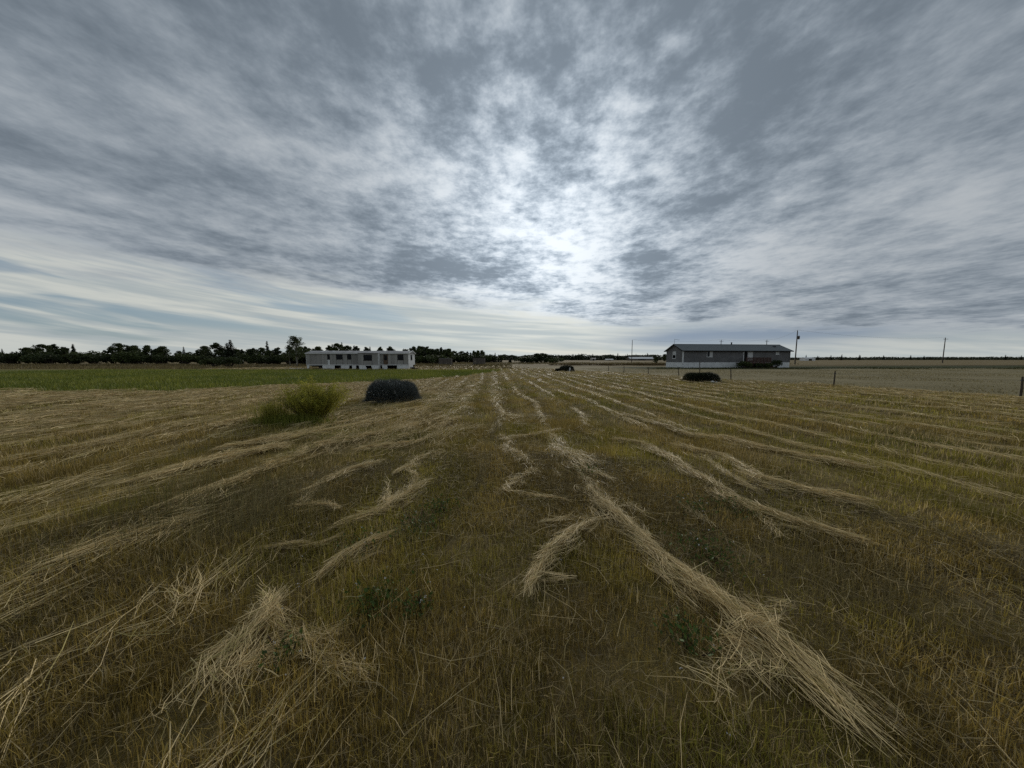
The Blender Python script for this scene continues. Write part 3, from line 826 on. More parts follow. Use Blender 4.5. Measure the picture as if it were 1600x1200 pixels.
# tree lines (seen as a dark wall of trees)
def line(x0, y0, x1, y1, n, hmin, hmax, label, group, keys, depth=5.0, name='poplar_tree', wide=1.15):
    for i in range(n):
        f = (i + random.uniform(0.2, 0.8)) / n
        x = x0 + (x1 - x0) * f; y = y0 + (y1 - y0) * f + random.uniform(-depth, depth)
        ht = random.uniform(hmin, hmax) * (0.82 + 0.36 * float(vnoise(np.array([x * 0.13]), np.array([y * 0.01]))[0]))
        plant(random.choice(keys), name, x, y, ht, label, 'tree' if name.endswith('tree') else 'bush', group, wide * random.uniform(0.72, 1.08))
POP = ['poplar0', 'poplar1', 'poplar2', 'poplar3']; SPR = ['spruce0', 'spruce1', 'spruce2']; BSH = ['bush0', 'bush1']
line(-215, 104, -78, 101, 50, 4.8, 6.6, 'poplar in the dark wall of trees beyond the lone spruce', 'trees behind the green strip', POP)
line(-82, 101, -22, 106, 36, 4.6, 6.2, 'poplar in the tree line standing behind the trailer', 'trees behind the trailer', POP)
line(-205, 100, -24, 101, 22, 4.6, 6.8, 'slim spruce standing among the poplars of the long tree line', 'spruces in the long tree line', SPR, 4.0, 'spruce_tree', 1.1)
line(-200, 97, -78, 95, 38, 3.0, 4.2, 'bush fringing the foot of the dark wall of trees', 'bushes under the dark trees', BSH, 2.0, 'willow_bush', 1.4)
line(-78, 94, -24, 98, 24, 2.8, 3.9, 'bush fringing the tree line behind the trailer', 'bushes behind the trailer', BSH, 2.0, 'willow_bush', 1.4)
line(-53, 150, -32, 146, 14, 6.6, 8.4, 'tall poplar in the thicket right beside the trailer end', 'thicket past the trailer', POP, 6.0)
line(-34, 150, -14, 148, 13, 5.2, 6.9, 'poplar in the tapering thicket behind the wooden bins', 'tapering thicket', POP, 6.0)
line(-53, 142, -8, 142, 26, 3.4, 4.8, 'bush fringing the thicket behind the wooden bins', 'bushes behind the bins', BSH, 3.0, 'willow_bush', 1.5)
line(-15, 148, -5, 150, 7, 3.2, 5.4, 'small spruce at the thin end of the thicket', 'spruces ending the thicket', SPR, 4.0, 'spruce_tree', 1.3)
for px, y, h, lab in ((797, 132, 3.4, 'lone small spruce in the gap between two thickets'), (783, 230, 5.0, 'pale distant poplar filling the gap between thickets')):
    plant('spruce0' if h < 4 else 'poplar1', 'spruce_tree' if h < 4 else 'poplar_tree', bearing_x(px, y), y, h, lab, 'tree', wide=1.5)
for i, px in enumerate((815, 822, 830, 838, 845, 852, 860, 866)):
    plant('poplar%d' % (i % 4) if 2 < i < 7 else 'bush%d' % (i % 2), 'poplar_tree' if 2 < i < 7 else 'willow_bush', bearing_x(px, 122), 122 + random.uniform(-3, 3),
          (2.6, 3.0, 3.4, 4.0, 4.2, 4.0, 3.4, 2.6)[i], 'low rounded tree in the isolated clump on the open field' if 2 < i < 7 else 'bush at the edge of the isolated clump', 'tree' if 2 < i < 7 else 'bush', 'isolated clump' if 2 < i < 7 else 'clump edge bushes', 2.0)
plant('bush1', 'willow_bush', bearing_x(866, 108), 108, 1.9, 'small separate bush right of the isolated clump', 'bush', wide=1.2)

# spires of the far wood
for i in range(46):
    y = random.uniform(360, 470)
    plant(random.choice(SPR), 'spruce_tree', bearing_x(random.uniform(866, 1046), y), y, random.uniform(6, 9.5), 'far spruce spire on the skyline between the clump and the grey house', 'tree', 'far spruces', 1.2)
for i in range(16):
    y = random.uniform(360, 470)
    plant(random.choice(SPR), 'spruce_tree', bearing_x(random.uniform(1236, 1640), y), y, random.uniform(5, 8), 'far spruce spire on the skyline past the grey house', 'tree', 'far spruces past the house', 1.2)

def far_wood():
    parts = []
    n = 15000
    for x0, x1, y0, h, m in ((-20, 215, 440, 8.0, n * 2), (210, 1100, 520, 5.5, n * 2), (-1200, -40, 420, 7.0, n * 2)):
        x = rng.uniform(x0, x1, m); y = y0 + rng.normal(0, 14, m)
        z = rng.random(m) * h * (0.45 + 0.75 * fbm(x * 0.09, y * 0.02, 3))
        c = np.array((0.030, 0.038, 0.018)) * (0.6 + 0.8 * rng.random(m))[:, None]
        parts.append(leaf_tris(x, y, z, rng.uniform(0.5, 1.3, m), c, 0.2))
    V, F, C = join(parts)
    tag(link(bpy.data.objects.new('far_wood', fast_mesh('far_wood', V, F, M_LEAF, C))), 'low dark wood along the skyline', 'wood', kind='stuff')
far_wood()

# ------------------------------------------------------------------ bushes in the field
M_STEM = plain('brown_stem', (0.07, 0.05, 0.03), 0.9, 0.1)
def dome_shrub(name, loc, hw, hd, h, n, col, label, blade=0.09, flowers=0, fringe=0.25, power=3.0, width=0.010, rz=0.0):
    """dense low dome of fine upright twigs; the outline is a rounded block with a fuzzy edge"""
    o = empty(name, loc, rz)
    th = rng.random(n) * 6.283
    fr = rng.random(n) < 0.30                                   # loose outer twigs
    rr = np.where(fr, rng.uniform(0.75, 1.08, n), rng.random(n) ** 0.45)
    ct, st = np.cos(th), np.sin(th)
    k = (np.abs(ct) ** power + np.abs(st) ** power) ** (-1 / power)
    k = k * (0.93 + 0.14 * fbm(ct * 2.2 + loc[0], st * 2.2 + 3, 2))
    x, y = ct * k * rr * hw, st * k * rr * hd
    ztop = h * np.clip(1 - np.minimum(rr, 1.0) ** 7.0, 0.06, 1) ** 0.6 * (0.80 + 0.30 * fbm(x * 2.6 + loc[0], y * 2.6, 3))
    z = ztop * rng.random(n) ** np.where(fr, 0.2, 0.45)
    dx, dy = x / hw, y / hd
    az = np.arctan2(dy, dx) + rng.normal(0, 0.7, n)
    lean = np.clip(np.abs(rr * 1.1 * (1 - 0.45 * z / h)) + rng.normal(0, 0.3, n), 0, 1.6)
    L = blade * rng.uniform(0.5, 1.0 + fringe, n) * np.where(fr, 1.3, 1.0)
    c = np.array(col) * (0.55 + 0.9 * rng.random(n))[:, None]
    c = np.where(fr[:, None], c * 2.3, c)
    V, F, C = blades(x, y, np.maximum(z - L * 0.5, 0.0), L, width * rng.uniform(0.6, 1.3, n) * np.where(fr, 0.6, 1.0), az, lean, c)
    tag(link(bpy.data.objects.new('twigs', fast_mesh('twigs', V, F, M_LEAF, C)), o), kind='stuff')
    st_ = MB()
    for i in range(14):
        a = random.random() * 6.283; q = random.random() ** 0.5 * 0.7
        st_.tube([(math.cos(a) * hw * q * 0.5, math.sin(a) * hd * q * 0.5, -0.03), (math.cos(a) * hw * q, math.sin(a) * hd * q, h * 0.75)], [0.012, 0.004], 5)
    st_.build('stem', M_STEM, o)
    if flowers:
        P = []
        for i in range(flowers):
            xx = random.uniform(-0.7, 0.55) * hw
            q = random.random()
            zz = h * random.choice((random.uniform(0.35, 0.6), random.uniform(0.4, 0.55), random.uniform(0.8, 0.95)))
            yy = -hd * math.sqrt(max(0.02, 1 - (zz / h) ** 3)) * 1.06
            P.append((xx, yy, zz))
        P = np.array(P)
        fl = []
        for m in range(5):
            fl.append(leaf_tris(P[:, 0] + rng.normal(0, .008, len(P)), P[:, 1] - .02, P[:, 2] + rng.normal(0, .008, len(P)), np.full(len(P), 0.011), np.full((len(P), 3), 0.75), 0.0))
        V, F, C = join(fl)
        tag(link(bpy.data.objects.new('flowers', fast_mesh('flowers', V, F, M_LEAF, C)), o), kind='stuff')
    return tag(o, label, 'shrub')
SLATE = (0.078, 0.088, 0.084)
dome_shrub('juniper_shrub', (-4.66, 11.45, 0.0), 0.90, 0.78, 0.88, 34000, SLATE, 'dark slate blue shrub with white flecks beside the yellow bush', 0.16, 26)
dome_shrub('juniper_shrub', (13.9, 21.6, 0.0), 1.12, 0.8, 0.70, 18000, (0.022, 0.026, 0.014), 'dark flat topped shrub among the fence stakes before the grey house', 0.16, 0, 0.35, 4.0, 0.014)
dome_shrub('juniper_shrub', (7.45, 40.2, 0.0), 0.95, 0.8, 0.78, 9000, (0.026, 0.032, 0.024), 'small dark shrub on the open field with a white board against it', 0.18, 0, 0.3, 4.0, 0.02)
dome_shrub('juniper_shrub', (6.3, 40.0, 0.0), 0.45, 0.4, 0.40, 2500, (0.030, 0.030, 0.016), 'little brown clump touching the small dark shrub', 0.16, 0, 0.3, 2.5, 0.02)

M_BUSH = plant_mat('thin_foliage', 0.45, 0.6, 0.2)
def yellow_bush():
    o = empty('yellow_bush', (-5.42, 7.85, 0.0))
    col = np.array((0.40, 0.36, 0.055))
    parts = []; st = MB()
    for i in range(400):                                   # arching shoots, each clothed in small leaves
        a = random.random() * 6.283; q = random.random() ** 0.55
        lean = q * random.uniform(0.70, 0.98)
        L = (0.98 + 0.12 * q) * random.uniform(0.82, 1.12) * (0.94 + 0.22 * math.sin(3 * a + 1.0))
        bx, by = 0.10 + math.cos(a) * 0.20 * q, math.sin(a) * 0.18 * q
        m = 120
        t = rng.random(m) ** 0.6
        droop = 0.10 * q * t ** 2
        r_ = t * L * math.sin(lean) * 0.86; zz = t * L * math.cos(lean) ** 0.8 - droop * L
        x = bx + np.cos(a) * r_ + rng.normal(0, 0.028, m); y = by + np.sin(a) * r_ * 0.85 + rng.normal(0, 0.028, m)
        z = np.maximum(0.02, zz + rng.normal(0, 0.022, m))
        kk = t > 0.22
        tone = random.uniform(0.62, 1.25); gr = random.random()
        c = (col + (np.array((0.22, 0.235, 0.04)) - col) * gr * 0.8) * tone * (0.6 + 0.8 * rng.random(m))[:, None]
        parts.append(leaf_tris(x[kk], y[kk], z[kk], rng.uniform(0.008, 0.019, kk.sum()), c[kk], 0.5))
        if i % 6 == 0:
            f = lambda t_: (bx + math.cos(a) * t_ * L * math.sin(lean) * 0.86, by + math.sin(a) * t_ * L * math.sin(lean) * 0.73, max(-0.03, t_ * L * math.cos(lean) ** 0.8 - 0.10 * q * t_ * t_ * L) - (0.03 if t_ == 0 else 0))
            st.tube([f(0), f(0.5), f(0.92)], [0.009, 0.006, 0.002], 5)
    V, F, C = join(parts)
    tag(link(bpy.data.objects.new('foliage', fast_mesh('foliage', V, F, M_BUSH, C)), o), kind='stuff')
    st.build('stem', M_STEM, o)
    # green grass skirt at its foot
    m = 3800
    x = rng.normal(-0.30, 0.38, m); y = -0.45 + rng.normal(0, 0.16, m)
    c = (np.array((0.16, 0.19, 0.030)) + np.array((0.10, 0.07, 0.015)) * rng.random(m)[:, None]) * (0.6 + 0.7 * rng.random(m))[:, None]
    V, F, C = blades(x, y, np.zeros(m) - 0.01, rng.uniform(0.10, 0.34, m), rng.uniform(0.005, 0.009, m), rng.random(m) * 6.28, np.abs(rng.normal(0.15, 0.25, m)), c, 2)
    tag(link(bpy.data.objects.new('grass_skirt', fast_mesh('grass_skirt', V, F, M_GRASS, C)), o), kind='stuff')
    # flowering weed leaning on its flank
    m = 520
    x = rng.normal(-0.78, 0.17, m); y = rng.normal(-0.35, 0.14, m)
    c = np.array((0.28, 0.26, 0.05)) * (0.6 + 0.8 * rng.random(m))[:, None]
    parts = [blades(x, y, rng.uniform(0, 0.3, m), rng.uniform(0.2, 0.42, m), np.full(m, 0.010), rng.random(m) * 6.28, np.abs(rng.normal(0.1, 0.3, m)), c, 2)]
    V, F, C = join(parts)
    tag(link(bpy.data.objects.new('weed_stems', fast_mesh('weed_stems', V, F, M_GRASS, C)), o), kind='stuff')
    m = 130
    x = rng.normal(-0.72, 0.17, m); y = rng.normal(-0.42, 0.12, m); z = 0.62 - 0.5 * np.abs(x + 0.66) + rng.normal(0, 0.05, m)
    V, F, C = join([leaf_tris(x + rng.normal(0, .01, m), y, z, np.full(m, 0.015), np.array((0.42, 0.36, 0.16)) * (0.7 + .5 * rng.random(m))[:, None], 0.8) for _ in range(4)])
    tag(link(bpy.data.objects.new('flowers', fast_mesh('flowers', V, F, M_LEAF, C)), o), kind='stuff')
    tag(o, 'rounded yellow green bush with grass at its foot', 'bush')
yellow_bush()

# ------------------------------------------------------------------ broad leaved weeds in the stubble
def weed(x, y, r, n, fl, label):
    o = empty('weed_plant', (x, y, float(ground_h(x, y))))
    n = int(n * 0.6); q = rng.normal(0, 1, (n, 2)) * r * 0.6
    z = rng.uniform(0.02, 0.13, n)
    c = np.array((0.070, 0.105, 0.025)) * (0.55 + 0.9 * rng.random(n))[:, None]
    V, F, C = leaf_tris(q[:, 0], q[:, 1], z, rng.uniform(0.008, 0.020, n), c, 1.2)
    tag(link(bpy.data.objects.new('leaves', fast_mesh('leaves', V, F, M_LEAF, C)), o), kind='stuff')
    st = MB()
    for i in range(14):
        a, b = random.choice(range(n)), random.uniform(0.6, 1.0)
        st.tube([(q[a, 0] * 0.3, q[a, 1] * 0.3, -0.02), (q[a, 0] * b, q[a, 1] * b, 0.10)], [0.003, 0.002], 4)
    st.build('stem', M_STEM, o)
    for i in range(fl):
        a = random.random() * 6.283; rr = r * random.uniform(0.3, 1.0)
        P = np.array([[math.cos(a) * rr, math.sin(a) * rr, random.uniform(0.13, 0.18)]] * 7) + rng.normal(0, 0.004, (7, 3))
        V, F, C = leaf_tris(P[:, 0], P[:, 1], P[:, 2], np.full(7, 0.0045), np.full((7, 3), 0.62), 0.5)
        link(bpy.data.objects.new('flower', fast_mesh('flower', V, F, M_LEAF, C)), o)
    tag(o, label, 'weed')
for x, y, r, n, fl, lab in (
    (-0.89, 1.78, 0.13, 520, 2, 'dark green leafy weed in the brown stubble near the brush shaped sheaf'),
    (-0.6, 1.74, 0.09, 240, 2, 'smaller dark weed with white florets beside the dark leafy weed'),
    (1.62, 2.32, 0.22, 520, 6, 'spreading green weed with white florets behind the thick straw swath'),
    (1.97, 3.06, 0.18, 320, 4, 'green weed with white florets along the long wavy swath'),
    (-0.89, 2.7, 0.22, 420, 1, 'leafy weed patch beside the ragged swath'),
    (-0.76, 3.06, 0.16, 260, 0, 'small leafy weed just above the leafy patch'),
    (2.36, 3.06, 0.2, 300, 0, 'grassy green weed under the long wavy swath'),
    (-1.32, 2.4, 0.14, 200, 2, 'little weed behind the brush shaped sheaf'),
    (1.01, 1.56, 0.12, 320, 0, 'dark weed tuft hugging the flank of the thick swath'),
    (-1.2, 1.44, 0.08, 160, 1, 'tiny weed at the bristling straw heap'),
    (1.03, 4.01, 0.16, 200, 0, 'low weed under the fan shaped swath')):
    weed(x, y, r, n, fl, lab)
# scattered white florets
def florets():
    n = 150
    x, y = wedge(n, 1.0, 5.0, math.radians(45))
    keep = fbm(x * 0.8 + 2, y * 0.8, 2) > 0.5
    x, y = x[keep], y[keep]; n = len(x); z = ground_h(x, y) + rng.uniform(0.10, 0.17, n)
    parts = []
    for m in range(4):
        parts.append(leaf_tris(x + rng.normal(0, .003, n), y + rng.normal(0, .003, n), z, np.full(n, 0.0042), np.full((n, 3), 0.55), 0.6))
    V, F, C = join(parts)
    tag(link(bpy.data.objects.new('clover_florets', fast_mesh('clover_florets', V, F, M_LEAF, C))), 'tiny white florets scattered through the stubble', 'flowers', kind='stuff')
florets()

# ------------------------------------------------------------------ paints and timber
M_WHITE = plain('white_metal_skirting', (0.74, 0.74, 0.72), 0.6, 0.3, 0.08, 1.2)
M_TRIM = plain('white_trim', (0.70, 0.70, 0.68), 0.6, 0.3, 0.10, 2.0)
M_CREAM = plain('weathered_cream_siding', (0.34, 0.325, 0.30), 0.75, 0.25, 0.16, 0.9, stretch=(1.0, 1.0, 0.25))
M_CREAM2 = plain('weathered_grey_siding', (0.28, 0.265, 0.245), 0.75, 0.25, 0.16, 0.9, stretch=(1.0, 1.0, 0.25))
M_GAL = plain('galvanised_roof', (0.30, 0.29, 0.285), 0.6, 0.35, 0.22, 0.7)
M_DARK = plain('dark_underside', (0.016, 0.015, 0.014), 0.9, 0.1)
M_TIMBER = plain('weathered_timber', (0.135, 0.118, 0.10), 0.9, 0.1, 0.35, 4.0, 0.3, stretch=(0.6, 6.0, 6.0))
M_POST = plain('old_post', (0.085, 0.070, 0.055), 0.9, 0.1, 0.35, 5.0, 0.2)
M_DECK = plain('stained_deck', (0.095, 0.052, 0.040), 0.8, 0.15, 0.3, 4.0)
M_DOOR = plain('brown_door', (0.13, 0.085, 0.055), 0.7, 0.25, 0.25, 3.0)
M_WIRE = plain('wire', (0.05, 0.05, 0.05), 0.6, 0.3)
M_BLIND = plain('white_blind', (0.60, 0.60, 0.58), 0.8, 0.2, 0.06, 3.0)

def glass_mat():
    m, nt, bs = new_mat('window_glass')
    bs.inputs['Base Color'].default_value = (0.012, 0.014, 0.016, 1)
    bs.inputs['Roughness'].default_value = 0.06
    bs.inputs['Specular IOR Level'].default_value = 0.12
    return m
M_GLASS = glass_mat()

def siding_mat(name, col, pitch):
    m, nt, bs = new_mat(name)
    tc = nt.nodes.new('ShaderNodeTexCoord')
    sp = nt.nodes.new('ShaderNodeSeparateXYZ'); nt.links.new(tc.outputs['Object'], sp.inputs[0])
    z = E(nt, sp.outputs[2]) * (1.0 / pitch)
    saw = z._m('FRACT')
    n = noise(nt, tc.outputs['Object'], 0.8, 4, 0.6)
    lo = tuple(c * 0.88 for c in col); hi = tuple(c * 1.12 for c in col)
    nt.links.new(mixc(nt, n.step(0.3, 0.7), lo, hi), bs.inputs['Base Color'])
    bs.inputs['Roughness'].default_value = 0.6; bs.inputs['Specular IOR Level'].default_value = 0.25
    bn = nt.nodes.new('ShaderNodeBump'); bn.inputs['Strength'].default_value = 0.7; bn.inputs['Distance'].default_value = 0.012
    nt.links.new((1.0 - saw).v, bn.inputs['Height']); nt.links.new(bn.outputs[0], bs.inputs['Normal'])
    return m
M_SIDING = siding_mat('grey_lap_siding', (0.155, 0.150, 0.146), 0.13)

def shingle_mat():
    m, nt, bs = new_mat('grey_shingles')
    tc = nt.nodes.new('ShaderNodeTexCoord')
    br = nt.nodes.new('ShaderNodeTexBrick'); nt.links.new(tc.outputs['Object'], br.inputs['Vector'])
    br.inputs['Scale'].default_value = 3.2
    br.inputs['Color1'].default_value = (0.13, 0.145, 0.142, 1); br.inputs['Color2'].default_value = (0.19, 0.205, 0.20, 1); br.inputs['Mortar'].default_value = (0.07, 0.075, 0.078, 1)
    n = noise(nt, tc.outputs['Object'], 1.1, 4, 0.6)
    nt.links.new(mixc(nt, n.step(0.3, 0.7) * 0.5, br.outputs['Color'], (0.16, 0.175, 0.175)), bs.inputs['Base Color'])
    bs.inputs['Roughness'].default_value = 0.9
    return m
M_SHINGLE = shingle_mat()

def window(par, x0, x1, z0, z1, y, fr=0.05, mat=None, mull=True, blind=None, axis='x', xf=0.0):
    """window: raised frame with a sill, its pane set back; front faces -y (or -x with axis='y')"""
    def b(m, a0, a1, d0, d1, c0, c1):
        return m.box(a0, a1, y + d0, y + d1, c0, c1) if axis == 'x' else m.box(xf + d0, xf + d1, a0, a1, c0, c1)
    f = MB()
    b(f, x0, x1, -0.035, 0.03, z0, z0 + fr); b(f, x0, x1, -0.035, 0.03, z1 - fr, z1)
    b(f, x0, x0 + fr, -0.035, 0.03, z0 + fr, z1 - fr); b(f, x1 - fr, x1, -0.035, 0.03, z0 + fr, z1 - fr)
    if mull: xm = (x0 + x1) / 2; b(f, xm - fr * 0.3, xm + fr * 0.3, -0.028, 0.03, z0 + fr, z1 - fr)
    w = f.build('window', mat or M_TRIM, par)
    b(MB(), x0 + fr, x1 - fr, -0.008, 0.02, z0 + fr, z1 - fr).build('pane', M_GLASS, w)
    b(MB(), x0 - 0.04, x1 + 0.04, -0.07, 0.02, z0 - 0.05, z0 - 0.004).build('sill', mat or M_TRIM, w)
    if blind:
        a0, a1, c0, c1 = blind
        b(MB(), a0, a1, -0.014, -0.009, c0, c1).build('blind', M_BLIND, w)
    return w

# ------------------------------------------------------------------ derelict trailer
def trailer():
    o = empty('mobile_home', (-33.1, 47.6, 0.0), 0.0)
    L, D, Z0, Z1 = 16.4, 3.1, 0.70, 2.55
    bx0, bx1, bo = 8.63, 11.81, 0.62                # slide-out bay
    MB().box(0.05, L - 0.05, 0.06, D, Z0, Z1).box(bx0 + 0.04, bx1 - 0.04, -bo + 0.06, 0.06, Z0 - 0.06, Z1 - 0.02).build('wall', M_CREAM2, o)
    # panels of siding on the front, each its own sheet
    front = ((0.0, 0.55, 1), (0.57, 1.55, 2), (1.57, 2.40, 2), (2.42, 2.86, 1), (2.88, 3.32, 1), (3.80, 4.26, 1), (4.28, 4.74, 1), (5.85, 6.52, 1), (7.25, 7.42, 1), (7.44, 8.62, 2),
             (11.86, 12.33, 1), (13.13, 13.62, 1), (13.64, 14.12, 2), (14.14, 14.60, 1), (15.65, 16.40, 1))
    for a, b, k in front:
        MB().box(a, b, 0.0, 0.058, Z0, Z1).build('wall_panel', M_CREAM if k == 1 else M_CREAM2, o)
    for a, b in ((bx0, 9.46), (10.86, bx1)):
        MB().box(a, b, -bo, -bo + 0.058, Z0 - 0.06, Z1 - 0.02).build('wall_panel', M_CREAM, o)
    MB().box(bx1 - 0.002, bx1 + 0.05, -bo, -0.002, 0.02, Z1 - 0.02).build('bay_cheek', M_WHITE, o)  # brighter light on this side face is put into its white colour
    # spandrels under the windows
    for a, b, z in ((3.38, 3.72, 1.60), (4.80, 5.78, 1.62), (6.58, 7.19, 1.62), (14.66, 15.58, 1.52)):
        MB().box(a, b, 0.004, 0.058, Z0, z - 0.06).build('wall_panel', M_CREAM if a > 4 else M_WHITE, o)
    MB().box(9.52, 10.80, -bo + 0.004, -bo + 0.058, Z0 - 0.06, 1.38).build('wall_panel', M_CREAM, o)
    # windows
    wf = M_DARK
    window(o, 3.38, 3.72, 1.60, 2.38, 0.05, 0.035, wf, False)
    window(o, 4.80, 5.78, 1.62, 2.36, 0.05, 0.04, wf)
    window(o, 6.58, 7.19, 1.62, 2.40, 0.05, 0.04, wf)
    window(o, 9.52, 10.80, 1.44, 2.30, -bo + 0.05, 0.05, wf)
    window(o, 14.66, 15.58, 1.52, 2.34, 0.05, 0.04, wf)
    d = MB().box(12.40, 13.08, 0.01, 0.055, Z0 + 0.02, 2.38).build('door', M_DOOR, o)
    f = MB().box(12.52, 12.96, -0.004, 0.012, 1.45, 2.25).build('pane', M_GLASS, d)
    MB().box(12.98, 13.02, -0.04, 0.012, 1.30, 1.36).build('handle', M_GAL, d)
    # end wall: window, trim, gable
    e = MB().box(L - 0.05, L + 0.01, 0.0, D, Z0, Z1); e.build('end_wall', M_WHITE, o)
    w = MB().box(L + 0.01, L + 0.05, 1.05, 1.75, 1.45, 2.35).build('window', M_GAL, o)
    MB().box(L + 0.05, L + 0.058, 1.10, 1.70, 1.50, 2.30).build('pane', M_GLASS, w)
    for i, (x, y) in enumerate(((L + 0.012, -0.02), (-0.03, -0.02))):
        MB().box(x - 0.02, x + 0.03, y - 0.02, y + 0.05, Z0, Z1 - 0.01).build('corner_trim', M_WHITE, o)
    # roof: low ridge, fascia, drip edge
    zr = 3.02
    r = MB()
    r.poly([(-0.12, -0.14, Z1), (L + 0.14, -0.14, Z1), (L + 0.14, D + 0.14, Z1), (-0.12, D + 0.14, Z1),
            (-0.12, -0.14, Z1 + 0.10), (L + 0.14, -0.14, Z1 + 0.10), (L + 0.14, D + 0.14, Z1 + 0.10), (-0.12, D + 0.14, Z1 + 0.10),
            (-0.12, D / 2, zr), (L + 0.14, D / 2, zr - 0.03)],
           [(3, 2, 1, 0), (0, 1, 5, 4), (2, 3, 7, 6), (4, 5, 9, 8), (6, 7, 8, 9), (1, 2, 6, 9, 5), (3, 0, 4, 8, 7)])
    rf = r.build('roof', M_GAL, o)
    for k in range(1, 14):                           # standing seams
        x = k * L / 14
        MB().hexa([(x, -0.14, Z1 + 0.098), (x + 0.04, -0.14, Z1 + 0.098), (x + 0.04, D / 2, zr - 0.02), (x, D / 2, zr - 0.02)],
                  [(x, -0.14, Z1 + 0.13), (x + 0.04, -0.14, Z1 + 0.13), (x + 0.04, D / 2, zr + 0.012), (x, D / 2, zr + 0.012)]).build('roof_seam', M_GAL, rf)
    MB().box(-0.13, bx0 - 0.1, -0.17, -0.141, Z1 - 0.07, Z1 + 0.03).box(bx1 + 0.1, L + 0.15, -0.17, -0.141, Z1 - 0.07, Z1 + 0.03).build('fascia', M_WHITE, rf)
    MB().box(bx0 - 0.08, bx1 + 0.08, -bo - 0.10, -0.145, Z1 - 0.02, Z1 + 0.06).build('bay_roof', M_GAL, rf)
    for x, y, a in ((1.8, 0.7, 0.5), (2.4, 1.0, 0.35), (3.5, 0.9, 0.55)):   # torn roof coating peeling up
        zb = Z1 + 0.1 + (zr - Z1 - 0.1) * (y + 0.14) / (D / 2 + 0.14)
        MB().hexa([(x, y, zb + .005), (x + a, y, zb + .005), (x + a, y + 0.35, zb + 0.08), (x, y + 0.35, zb + 0.08)],
                  [(x, y, zb + .03), (x + a, y + .05, zb + .07), (x + a, y + 0.35, zb + 0.13), (x, y + 0.35, zb + 0.11)]).build('loose_flap', M_WHITE, rf)
    for s in (0, 1):                                  # barge boards on the end gable
        y0, y1 = (-0.17, D / 2) if s == 0 else (D / 2, D + 0.17)
        z0, z1 = (Z1 - 0.02, zr - 0.03) if s == 0 else (zr - 0.03, Z1 - 0.02)
        MB().hexa([(L + 0.142, y0, z0 - 0.05), (L + 0.20, y0, z0 - 0.05), (L + 0.20, y1, z1 - 0.05), (L + 0.142, y1, z1 - 0.05)],
                  [(L + 0.142, y0, z0 + 0.10), (L + 0.20, y0, z0 + 0.10), (L + 0.20, y1, z1 + 0.06), (L + 0.142, y1, z1 + 0.06)]).build('barge_board', M_WHITE, rf)
    # chassis and floor over the open crawl space
    MB().box(0.1, L - 0.1, 0.12, D - 0.1, 0.60, Z0 - 0.002).box(0.3, L - 0.3, 0.7, 0.85, 0.38, 0.60).box(0.3, L - 0.3, 2.2, 2.35, 0.38, 0.60).build('chassis', M_DARK, o)
    for x in (1.5, 4.8, 8.0, 11.2, 14.4):
        MB().box(x, x + 0.4, 0.6, 1.0, 0, 0.38).build('block_pier', M_TIMBER, o)
    MB().box(0.1, L - 0.1, D - 0.06, D - 0.02, 0.0, 0.62).build('rear_skirting', M_DARK, o)  # shade of the crawl space is put into its near-black colour
    MB().box(-0.02, bx0, -0.04, 0.0 - 0.002, Z0 - 0.05, Z0 + 0.05).box(bx1 + .06, L + 0.02, -0.04, -0.002, Z0 - 0.05, Z0 + 0.05).build('sill_beam', M_WHITE, o)
    MB().box(bx0 - 0.02, bx1 + 0.05, -bo - 0.03, -bo - 0.002, Z0 - 0.09, Z0 - 0.01).build('bay_sill_beam', M_WHITE, o)
    # skirting panels, some missing, some torn
    for a, b, c, d_, y in ((0.0, 0.42, 0.0, 0.30, 0), (2.51, 3.4, 2.51, 3.4, 0), (3.42, 4.47, 3.42, 4.45, 0), (5.51, 6.1, 5.46, 6.1, 0), (6.12, 6.88, 6.12, 6.72, 0), (7.28, 7.96, 7.28, 7.9, 0),
                           (8.72, 9.3, 8.76, 9.3, -bo), (9.32, 9.72, 9.32, 10.0, -bo), (10.62, 11.2, 10.90, 11.2, -bo), (11.22, 11.84, 11.22, 11.86, -bo),
                           (12.08, 12.98, 12.22, 12.98, 0), (14.53, 15.4, 14.55, 15.4, 0), (15.42, 16.4, 15.42, 16.38, 0)):
        t = 0.04
        MB().hexa([(c, y - 0.03, 0.0), (d_, y - 0.03, 0.0), (d_, y + t - 0.03, 0.0), (c, y + t - 0.03, 0.0)],
                  [(a, y, Z0 - 0.055), (b, y, Z0 - 0.055), (b, y + t, Z0 - 0.055), (a, y + t, Z0 - 0.055)]).build('skirting_panel', M_WHITE, o)
    MB().box(L - 0.02, L + 0.02, 0.04, D - 0.9, 0.0, Z0 - 0.002).build('skirting_panel', M_WHITE, o)
    MB().box(L + 0.05, L + 0.9, 0.7, 1.7, 0.0, 0.14).box(L + 0.05, L + 0.5, 0.7, 1.7, 0.14, 0.30).build('step', M_DARK, o)
    tag(o, 'long derelict white trailer with broken skirting and dark windows', 'trailer')
trailer()
b = MB().hexa([(-36.2, 47.9, 0.02), (-33.9, 48.4, 0.02), (-33.95, 48.65, 0.02), (-36.25, 48.15, 0.02)], [(-36.2, 47.9, 0.17), (-33.9, 48.4, 0.14), (-33.95, 48.65, 0.14), (-36.25, 48.15, 0.17)]).build('fallen_board', M_WHITE)
tag(b, 'white board lying in the grass at the end of the trailer', 'board')

